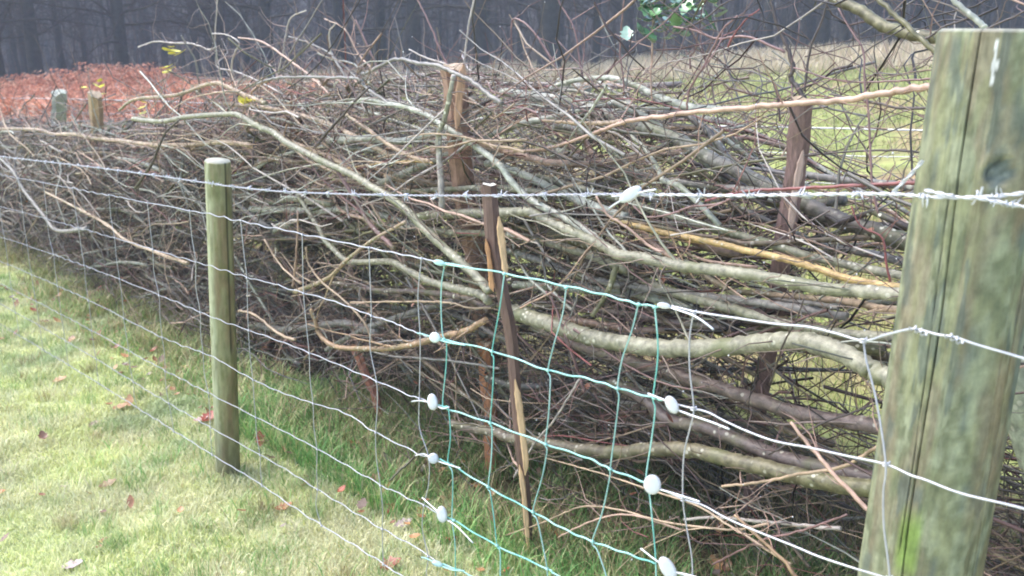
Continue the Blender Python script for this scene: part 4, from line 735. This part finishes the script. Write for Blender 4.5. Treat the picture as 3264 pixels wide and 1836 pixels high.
# pale wet twigs and stubs on hedge face and top, sunlit brightness painted in
def grow(mb, PP, n, L, r, pal, wts, spread=.55, var=(.5, 1.6), f0=.1):
    K = 6; M_, KK, _ = PP.shape; i_ = rng.integers(0, M_, n); j_ = rng.integers(1, KK - 1, n); p0 = PP[i_, j_]; T = PP[i_, j_ + 1] - PP[i_, j_]; T /= np.linalg.norm(T, axis=1, keepdims=True) + 1e-9
    d = T + rng.normal(0, spread, (n, 3)) + [0, 0, f0]; d /= np.linalg.norm(d, axis=1, keepdims=True); Ln = rng.uniform(*L, n); Q = np.zeros((n, K, 3)); Q[:, 0] = p0
    for k_ in range(1, K): d = d + rng.normal(0, .2, (n, 3)); d /= np.linalg.norm(d, axis=1, keepdims=True); Q[:, k_] = Q[:, k_ - 1] + d * (Ln / (K - 1))[:, None]
    wq = (Q[:, -1, :2] - P1) @ NV; sq = (Q[:, -1, :2] - P1) @ DV; ok = (wq > .38) & (Q[:, -1, 2] + .0545 * sq < topf(sq) + .12); Q = Q[ok]; n = len(Q)
    mb.tubes(Q, rng.uniform(*r, n)[:, None] * np.linspace(1, .3, K), 4, np.array(pal)[rng.choice(len(pal), n, p=np.array(wts) / sum(wts))] * rng.uniform(*var, (n, 1)) * .62); return Q
P9 = grow(bt, P2, 6500, (.08, .34), (.0008, .0020), pal, [7, 4, 3, 6, 2, 4, 1, 1, 1])
P7 = brush(bt, 620, 9, -2.2, 8, .44, .70, .25, 1.25, (.25, .9), (.002, .0056), 1, .36, pal, [3, 6, 3, 1, 1, 5, 4, 1, 5], 5, .13, lambda s, wv, h: (h < topf(s)) * (.25 + .75 * sstep(.5, .9, h)) * (.3 + .7 * sstep(-1.6, -1.1, s)), .4, 0, .03, False, (.8, 1.7))
grow(bt, P7, 2600, (.06, .26), (.0008, .0020), pal, [6, 5, 2, 3, 2, 5, 2, 0, 3]); grow(bt, P, 4000, (.08, .4), (.001, .0026), pal, [6, 5, 3, 4, 2, 4, 2, 1, 2])
P8 = brush(bt, 4200, 5, -1.7, 8, .46, 1.2, .55, 1.27, (.08, .3), (.001, .0026), 1, .35, pal, [3, 6, 3, 1, 1, 5, 4, 1, 5], 4, .15, lambda s, wv, h: (h < topf(s)) * sstep(.45, .95, h + .3 * sstep(0, 2, s)), .4, 0, .03, False, (.7, 1.8))
tag(bt.build('brushwood', M_TWIG), kind='stuff')
for PP, f in ((P2, .04), (P3, .03), (P4, .5), (P5, .2), (P7, .5), (P8, .06)):
    for q_ in PP[rng.random(len(PP)) < f]: DROPS.append(q_[rng.integers(1, PP.shape[1])])
# arching pale rods bound along the top of the hedge
bo = MB(); PT = brush(bo, 300, 14, -1.3, 5.5, .52, 1.15, .80, 1.24, (.6, 1.7), (.0028, .0072), 1, .12, pal, [2, 7, 4, 1, .5, 6, 6, 2, 3], 7, .075, lambda s, wv, h: (h < topf(s)) * (.45 + .55 * sstep(-.9, -.2, s)), .4, .012, .10, True, (.8, 1.5))
tag(bo.build('hedge_top_rods', M_BARK), kind='stuff')
# water drops, their glints put into a whitish colour
dr = MB()
for p_ in DROPS[::2][:1000]:
    V, T = ico(np.array(p_) - [0, 0, .0022], rng.uniform(.001, .002), (1, 1, 1.25)); dr.add(V, None, T, (.8, .82, .85))
tag(dr.build('water_drops', M_DROP), kind='stuff')

# ------------------------------------------------------------------ leaves
def leaf(c0, size, col, az, curl=.3, tilt=.2, lobed=True, n=9):
    t = np.linspace(0, 1, n); wd = np.sin(np.pi * np.clip(t, .02, .98)) ** .8 * .36 * (1 + (.25 * np.sin(t * 22) if lobed else 0)); x = t - .5
    up = curl * (x ** 2) * 1.2; Vm = np.stack([x, 0 * x, up], -1); Va = np.stack([x, wd, up + curl * wd * .8 + rng.normal(0, .02, n)], -1); Vb = np.stack([x, -wd, up + curl * wd * .6 + rng.normal(0, .02, n)], -1)
    V = np.stack([Va, Vm, Vb], 1).reshape(-1, 3) * size; V[:, 2] += V[:, 0] * tilt; ca, sa = math.cos(az), math.sin(az); V = np.stack([V[:, 0] * ca - V[:, 1] * sa, V[:, 0] * sa + V[:, 1] * ca, V[:, 2]], -1) + c0
    i = np.arange(n * 3).reshape(n, 3); Q = np.concatenate([np.stack([i[:-1, 0], i[1:, 0], i[1:, 1], i[:-1, 1]], -1), np.stack([i[:-1, 1], i[1:, 1], i[1:, 2], i[:-1, 2]], -1)]); return V, Q, col
LV = [((882, 1432), .115, (.30, .07, .045), .3, .9, 'long curled dark red leaf lying right of the slim post foot'), ((905, 1632), .07, (.42, .19, .09), .2, .5, 'bright orange-red leaf below the lowest netting wire'),
 ((1180, 1462), .055, (.42, .34, .31), .1, .3, 'grey-pink leaf hanging in grass below the fourth wire'), ((1285, 1682), .07, (.42, .33, .33), .4, .3, 'mauve leaf on grass left of the lowest clamps'), ((352, 1052), .13, (.52, .30, .17), .2, .4, 'broad tan-orange leaf among grass left of the slim post'),
 ((1003, 1395), .07, (.38, .30, .29), 1., .4, 'dull mauve leaf beside the dark red curled leaf'), ((332, 1738), .035, (.38, .10, .06), .8, .5, 'small bright red leaf in the lawn at lower left'), ((318, 1758), .025, (.38, .10, .06), .2, .5, 'tiny red leaf touching the small bright red one'),
 ((300, 1368), .06, (.20, .13, .09), 1.2, .6, 'brown shrivelled leaf in the lawn above its middle'), ((345, 1562), .07, (.26, .17, .08), .5, .6, 'dark brown leaf in the middle of the lawn'), ((665, 1348), .09, (.38, .11, .08), 1.4, .7, 'red leaf leaning on the left of the slim post foot'),
 ((640, 1352), .07, (.52, .34, .32), .3, .4, 'pale pink leaf beside the red one at the slim post'), ((232, 1820), .07, (.55, .42, .48), .2, .2, 'lilac-pink leaf at the bottom edge of the lawn'), ((1852, 1580), .06, (.36, .08, .05), .7, .6, 'dark red leaf in grass right of the front stake'),
 ((1515, 1515), .05, (.46, .18, .10), .2, .4, 'orange-brown leaf left of the front stake foot'), ((5, 1090), .05, (.46, .13, .10), .2, .4, 'bright red leaf at the left edge'), ((244, 934), .085, (.16, .36, .24), .9, .2, 'blue-green dock leaf under the hedge at left'),
 ((1870, 1790), .07, (.34, .10, .07), .3, .4, 'rust leaf at the bottom right of the front stake foot'), ((1350, 1650), .06, (.46, .20, .09), 1.5, .7, 'upright orange leaf just left of the lowest clamp'), ((150, 950), .09, (.38, .22, .13), .3, .4, 'brown leaf left of the blue-green dock leaf'), ((1240, 1820), .08, (.34, .12, .08), .3, .5, 'brown-red leaf at the bottom edge under the mesh'),
 ((0, 1590), .05, (.5, .2, .08), .3, .4, 'small orange leaf low on the left edge'), ((385, 1310), .09, (.50, .28, .15), .1, .3, 'tan leaf in grass by the second lowest wire'), ((190, 1225), .08, (.45, .25, .12), .6, .4, 'orange-brown leaf half sunk in grass at left')]
for (x, y), sz, c, az, cu, lab in LV:
    p_ = gnd(x, y) + [0, 0, .02]; tag(MB().add(*[leaf(p_ - [0, 0, .008], sz * .8, c, az, cu)[j] for j in (0, 1)], None, c).build('fallen_leaf', M_LEAF, base=p_), lab, 'leaf', 'fallen leaves')
ll = MB()
for _ in range(800):
    s = rng.uniform(-2.2, 3.5); wv = rng.uniform(.12, 1.0) if rng.random() < .95 else rng.uniform(-.9, 0); p_ = swz(s, wv, rng.uniform(.01, .05))
    if p_[1] < 1.2: continue
    V, Q, _c = leaf(p_, rng.uniform(.018, .045), None, rng.uniform(0, 6.3), rng.uniform(.1, .8), rng.normal(0, .5), rng.random() < .5); ll.add(V, Q, None, np.array(random.choice([(.26, .13, .08), (.36, .17, .09), (.22, .14, .10), (.40, .32, .28), (.34, .09, .05), (.48, .26, .13)])) * rng.uniform(.7, 1.3))
for _ in range(160):
    s = rng.uniform(-2, 4); wv = rng.uniform(.4, 1.0); p_ = swz(s, wv, rng.uniform(.1, 1.0)); V, Q, _c = leaf(p_, rng.uniform(.010, .022), None, rng.uniform(0, 6.3), .4, rng.normal(0, .8), False); ll.add(V, Q, None, np.array((.30, .13, .08)) * rng.uniform(.6, 1.3))
tag(ll.build('leaf_litter', M_LEAF), kind='stuff')
# yellow leaf sprigs
for pts, w0, lab in (([(530, 160), (545, 150), (560, 165), (575, 170), (548, 172)], .55, 'bright yellow-green leaf cluster on the topmost thin twig'), ([(530, 215), (540, 222), (533, 232)], .55, 'small yellow-green leaves under the bright cluster'),
        ([(268, 280), (290, 290), (310, 275), (318, 258), (330, 300), (325, 275)], .8, 'yellow leaf sprig above the orange-tan stake top'), ([(455, 325), (452, 345), (456, 362)], .6, 'two yellow leaves left of the pale tan arch'), ([(770, 322), (785, 325), (800, 320), (815, 322)], .5, 'yellow-green leaves lying flat over the long bent branch')):
    mb = MB(); c0 = S(*pts[0], w0); P = np.array([S(x, y, w0) for x, y in pts]); mb.tubes(smooth_path(P, 4)[None], np.full((1, len(smooth_path(P, 4))), .0009), 4, GRN['tan'])
    for p_ in P: V, Q, _c = leaf(p_, rng.uniform(.04, .065), None, rng.uniform(0, 6), .3, rng.normal(0, .5), False); mb.add(V, Q, None, np.array((.80, .74, .10)) * rng.uniform(.8, 1.15))
    tag(mb.build('leaf_sprig', M_LEAF, base=c0), lab, 'leaves', 'yellow leaf sprigs on the hedge')
# holly
hb = S(2075, 60, .68); ho = empty('holly_sprig', hb); tag(ho, 'glossy holly sprig hanging in at the top right of centre', 'holly'); tw = MB(); lf_ = MB()
for pts in ([(2330, -60), (2250, 0), (2200, 30), (2140, 60), (2090, 75)], [(2140, -40), (2110, 20), (2090, 60), (2075, 100)], [(2240, 0), (2210, 60), (2190, 110)], [(2080, -40), (2060, 0), (2050, 30)]):
    P = smooth_path([S(x, y, .68 + rng.uniform(-.05, .05)) for x, y in pts], 5); tw.tubes(P[None], np.linspace(.003, .0012, len(P))[None], 6, GRN['olive'])
    for p_ in P[rng.random(len(P)) < .9]:
        for _ in range(2):
            V, Q, _c = leaf(p_ + rng.normal(0, .026, 3), rng.uniform(.028, .045), None, rng.uniform(0, 6.3), .5, rng.normal(0, .7), True); lf_.add(V, Q, None, np.array(random.choice([(.10, .24, .13), (.14, .30, .17), (.18, .34, .14), (.08, .18, .12), (.30, .46, .36)])))
tw.build('twig', M_TWIG, ho); lf_.build('foliage', M_HOLLY, ho)

# ------------------------------------------------------------------ the wood
def tree_mesh(h, r, lean, seed):
    g_ = np.random.default_rng(seed); K = 14; t = np.linspace(0, 1, K)
    P = np.stack([lean * t ** 1.5 * h * .1 + .06 * np.sin(t * 7 + seed), .05 * np.sin(t * 5 + seed * 2), t * h], -1); R = r * (1 - .82 * t); R[0] *= 1.35; R[1] *= 1.08
    tr = MB(); tr.tubes(P[None], R[None], 9, (.045, .043, .045)); cr = MB(); n = 46
    for j in range(n):
        q0 = g_.uniform(.12, .97); p0 = np.array([np.interp(q0, t, P[:, a]) for a in range(3)]); az = g_.uniform(0, 6.28); L = h * g_.uniform(.08, .24) * (1.2 - q0 * .6); d = np.array([math.cos(az), math.sin(az), g_.uniform(-.05, .9)]); d /= np.linalg.norm(d); B = [p0]
        for _ in range(6): d = d + g_.normal(0, .16, 3) + [0, 0, .04]; d /= np.linalg.norm(d); B.append(B[-1] + d * L / 6)
        B = np.array(B); cr.tubes(B[None], (r * .22 * np.linspace(1, .25, 7))[None], 4, (.05, .045, .045))
        m = 9; idx = g_.integers(1, 7, m); dd = g_.normal(0, 1, (m, 3)) + d; dd /= np.linalg.norm(dd, axis=1, keepdims=True); l2 = L * g_.uniform(.2, .5, m)[:, None]
        T = np.stack([B[idx], B[idx] + dd * l2 * .5, B[idx] + dd * l2 + g_.normal(0, .06, (m, 3))], 1); cr.tubes(T, np.tile([.012, .009, .004], (m, 1)), 3, (.065, .052, .055))
    return tr, cr
protos = []
for sd_i, (h, r, ln) in enumerate([(13, .20, .3), (12, .13, -.4), (14, .27, .1), (11, .09, .6), (13.5, .16, -.2)]):
    tr, cr = tree_mesh(h, r, ln, sd_i + 3); a = tr.build('trunk', M_TREE, base=(0, 0, 0)); b = cr.build('crown', M_TREE, base=(0, 0, 0)); protos.append((a, b))
used = set()
def place_tree(pi, X, Y, sc, scz, lab, rz, group='bare trees of the misty wood'):
    e = tag(empty('bare_tree', (X, Y, float(G(X, Y)) - .1)), lab, 'tree', group); e.rotation_euler.z = rz; e.scale = (sc, sc, scz)
    for o in protos[pi]:
        c = o if (pi, o.name) not in used and not used.add((pi, o.name)) and o.parent is None else o.copy()
        if c is not o: COL.objects.link(c)
        c.parent = e
big_trees = [(1380, 27.5, 2, 1.15, 'thickest dark trunk in the wood, right of the pale upright shoot'), (1215, 29, 0, 1.1, 'straight trunk just right of the red stake top'), (1055, 28, 0, 1.25, 'dark trunk left of the red stake top behind the hedge'), (880, 30, 4, 1.0, 'mid-grey trunk left of centre behind the bent-tipped shoot'), (712, 29, 0, 1.05, 'dark trunk behind the pinkish hedge-top shoots'), (600, 30, 1, 1.2, 'slim trunk left of the dark hedge-top one'),
             (372, 28, 0, 1.0, 'trunk rising over the tallest bracken'), (165, 28, 4, 1.2, 'trunk rising between the two bracken mounds'), (78, 29, 1, 1.2, 'slim trunk near the left edge behind bracken'), (12, 27, 0, 1.1, 'trunk at the left edge of the wood'), (1480, 30, 1, 1.1, 'slim trunk right of the thickest dark one'), (1880, 31, 4, 1., 'trunk in the wood behind the upright pinkish shoot'), (2060, 31, 1, 1.1, 'slim trunk behind the crooked purple shoot'), (2180, 30, 0, 1., 'trunk behind the blackish shoot'), (2330, 31, 4, 1.1, 'trunk in the wood just left of the big post')]
for x, r, pi, sc, lab in big_trees:
    a = math.atan((x - 1288) / 2231 / cp); place_tree(pi, r * math.sin(a), r * math.cos(a), sc, 1., lab, rng.uniform(0, 6.28))
for j in range(150):
    r = 31 + 42 * rng.random() ** .8; a = math.radians(rng.uniform(-37, 37)); place_tree(int(rng.integers(0, 5)), r * math.sin(a), r * math.cos(a), rng.uniform(.7, 1.15), rng.uniform(.85, 1.05), 'bare dark trunk deep in the misty wood', rng.uniform(0, 6.28))
# thicket of saplings between and behind
th = MB(); n = 5200; r = 30 + 62 * rng.random(n) ** .7; a = np.radians(rng.uniform(-40, 40, n)); X = r * np.sin(a); Y = r * np.cos(a); Z = G(X, Y); h = rng.uniform(1.5, 9, n); K = 6; t = np.linspace(0, 1, K)
ln = rng.normal(0, .10, (n, 2)); P = np.stack([X[:, None] + ln[:, :1] * (t * h[:, None]) + .1 * np.sin(t * 9 + X[:, None]), Y[:, None] + ln[:, 1:] * (t * h[:, None]), Z[:, None] + t * h[:, None]], -1)
th.tubes(P, rng.uniform(.008, .035, n)[:, None] * np.linspace(1, .3, K), 3, pick([(.05, .045, .05), (.07, .055, .06), (.045, .05, .05), (.09, .07, .065)], [3, 3, 2, 1], n))
n = 34000; r = 29.5 + 55 * rng.random(n) ** .8; a = np.radians(rng.uniform(-40, 40, n)); X = r * np.sin(a); Y = r * np.cos(a); Z = G(X, Y) + rng.uniform(.1, 7.5, n); d = rng.normal(0, 1, (n, 3)); d[:, 2] = np.abs(d[:, 2]) * .8; L = rng.uniform(.4, 1.6, n)[:, None] / 2.
P = np.stack([X, Y, Z], -1); P = np.stack([P, P + d * L * .5, P + d * L + rng.normal(0, .1, (n, 3))], 1); th.tubes(P, np.tile([.014, .011, .005], (n, 1)) * rng.uniform(.6, 1.6, (n, 1)), 3, pick([(.06, .048, .052), (.08, .06, .062), (.05, .05, .053)], [3, 2, 2], n))
tag(th.build('woodland_thicket', M_TREE), kind='stuff')

# ------------------------------------------------------------------ haze
V = np.array([(x, y, z) for z in (-9, 24) for y in (-430, 430) for x in (-430, 430)], float); Q = [(0, 2, 3, 1), (4, 5, 7, 6), (0, 1, 5, 4), (2, 6, 7, 3), (0, 4, 6, 2), (1, 3, 7, 5)]
hm = bpy.data.materials.new('haze_air'); hm.use_nodes = True; N = hm.node_tree.nodes; N.remove(N['Principled BSDF']); pv = N.new('ShaderNodeVolumePrincipled'); pv.inputs['Density'].default_value = HAZE; pv.inputs['Color'].default_value = (.72, .82, 1., 1)
hm.node_tree.links.new(pv.outputs[0], N['Material Output'].inputs['Volume'])
hz = MB().add(V, Q).build('haze', hm, smooth=False); tag(hz, kind='stuff')
for o in bpy.data.objects:
    if '_b' in o: del o['_b']
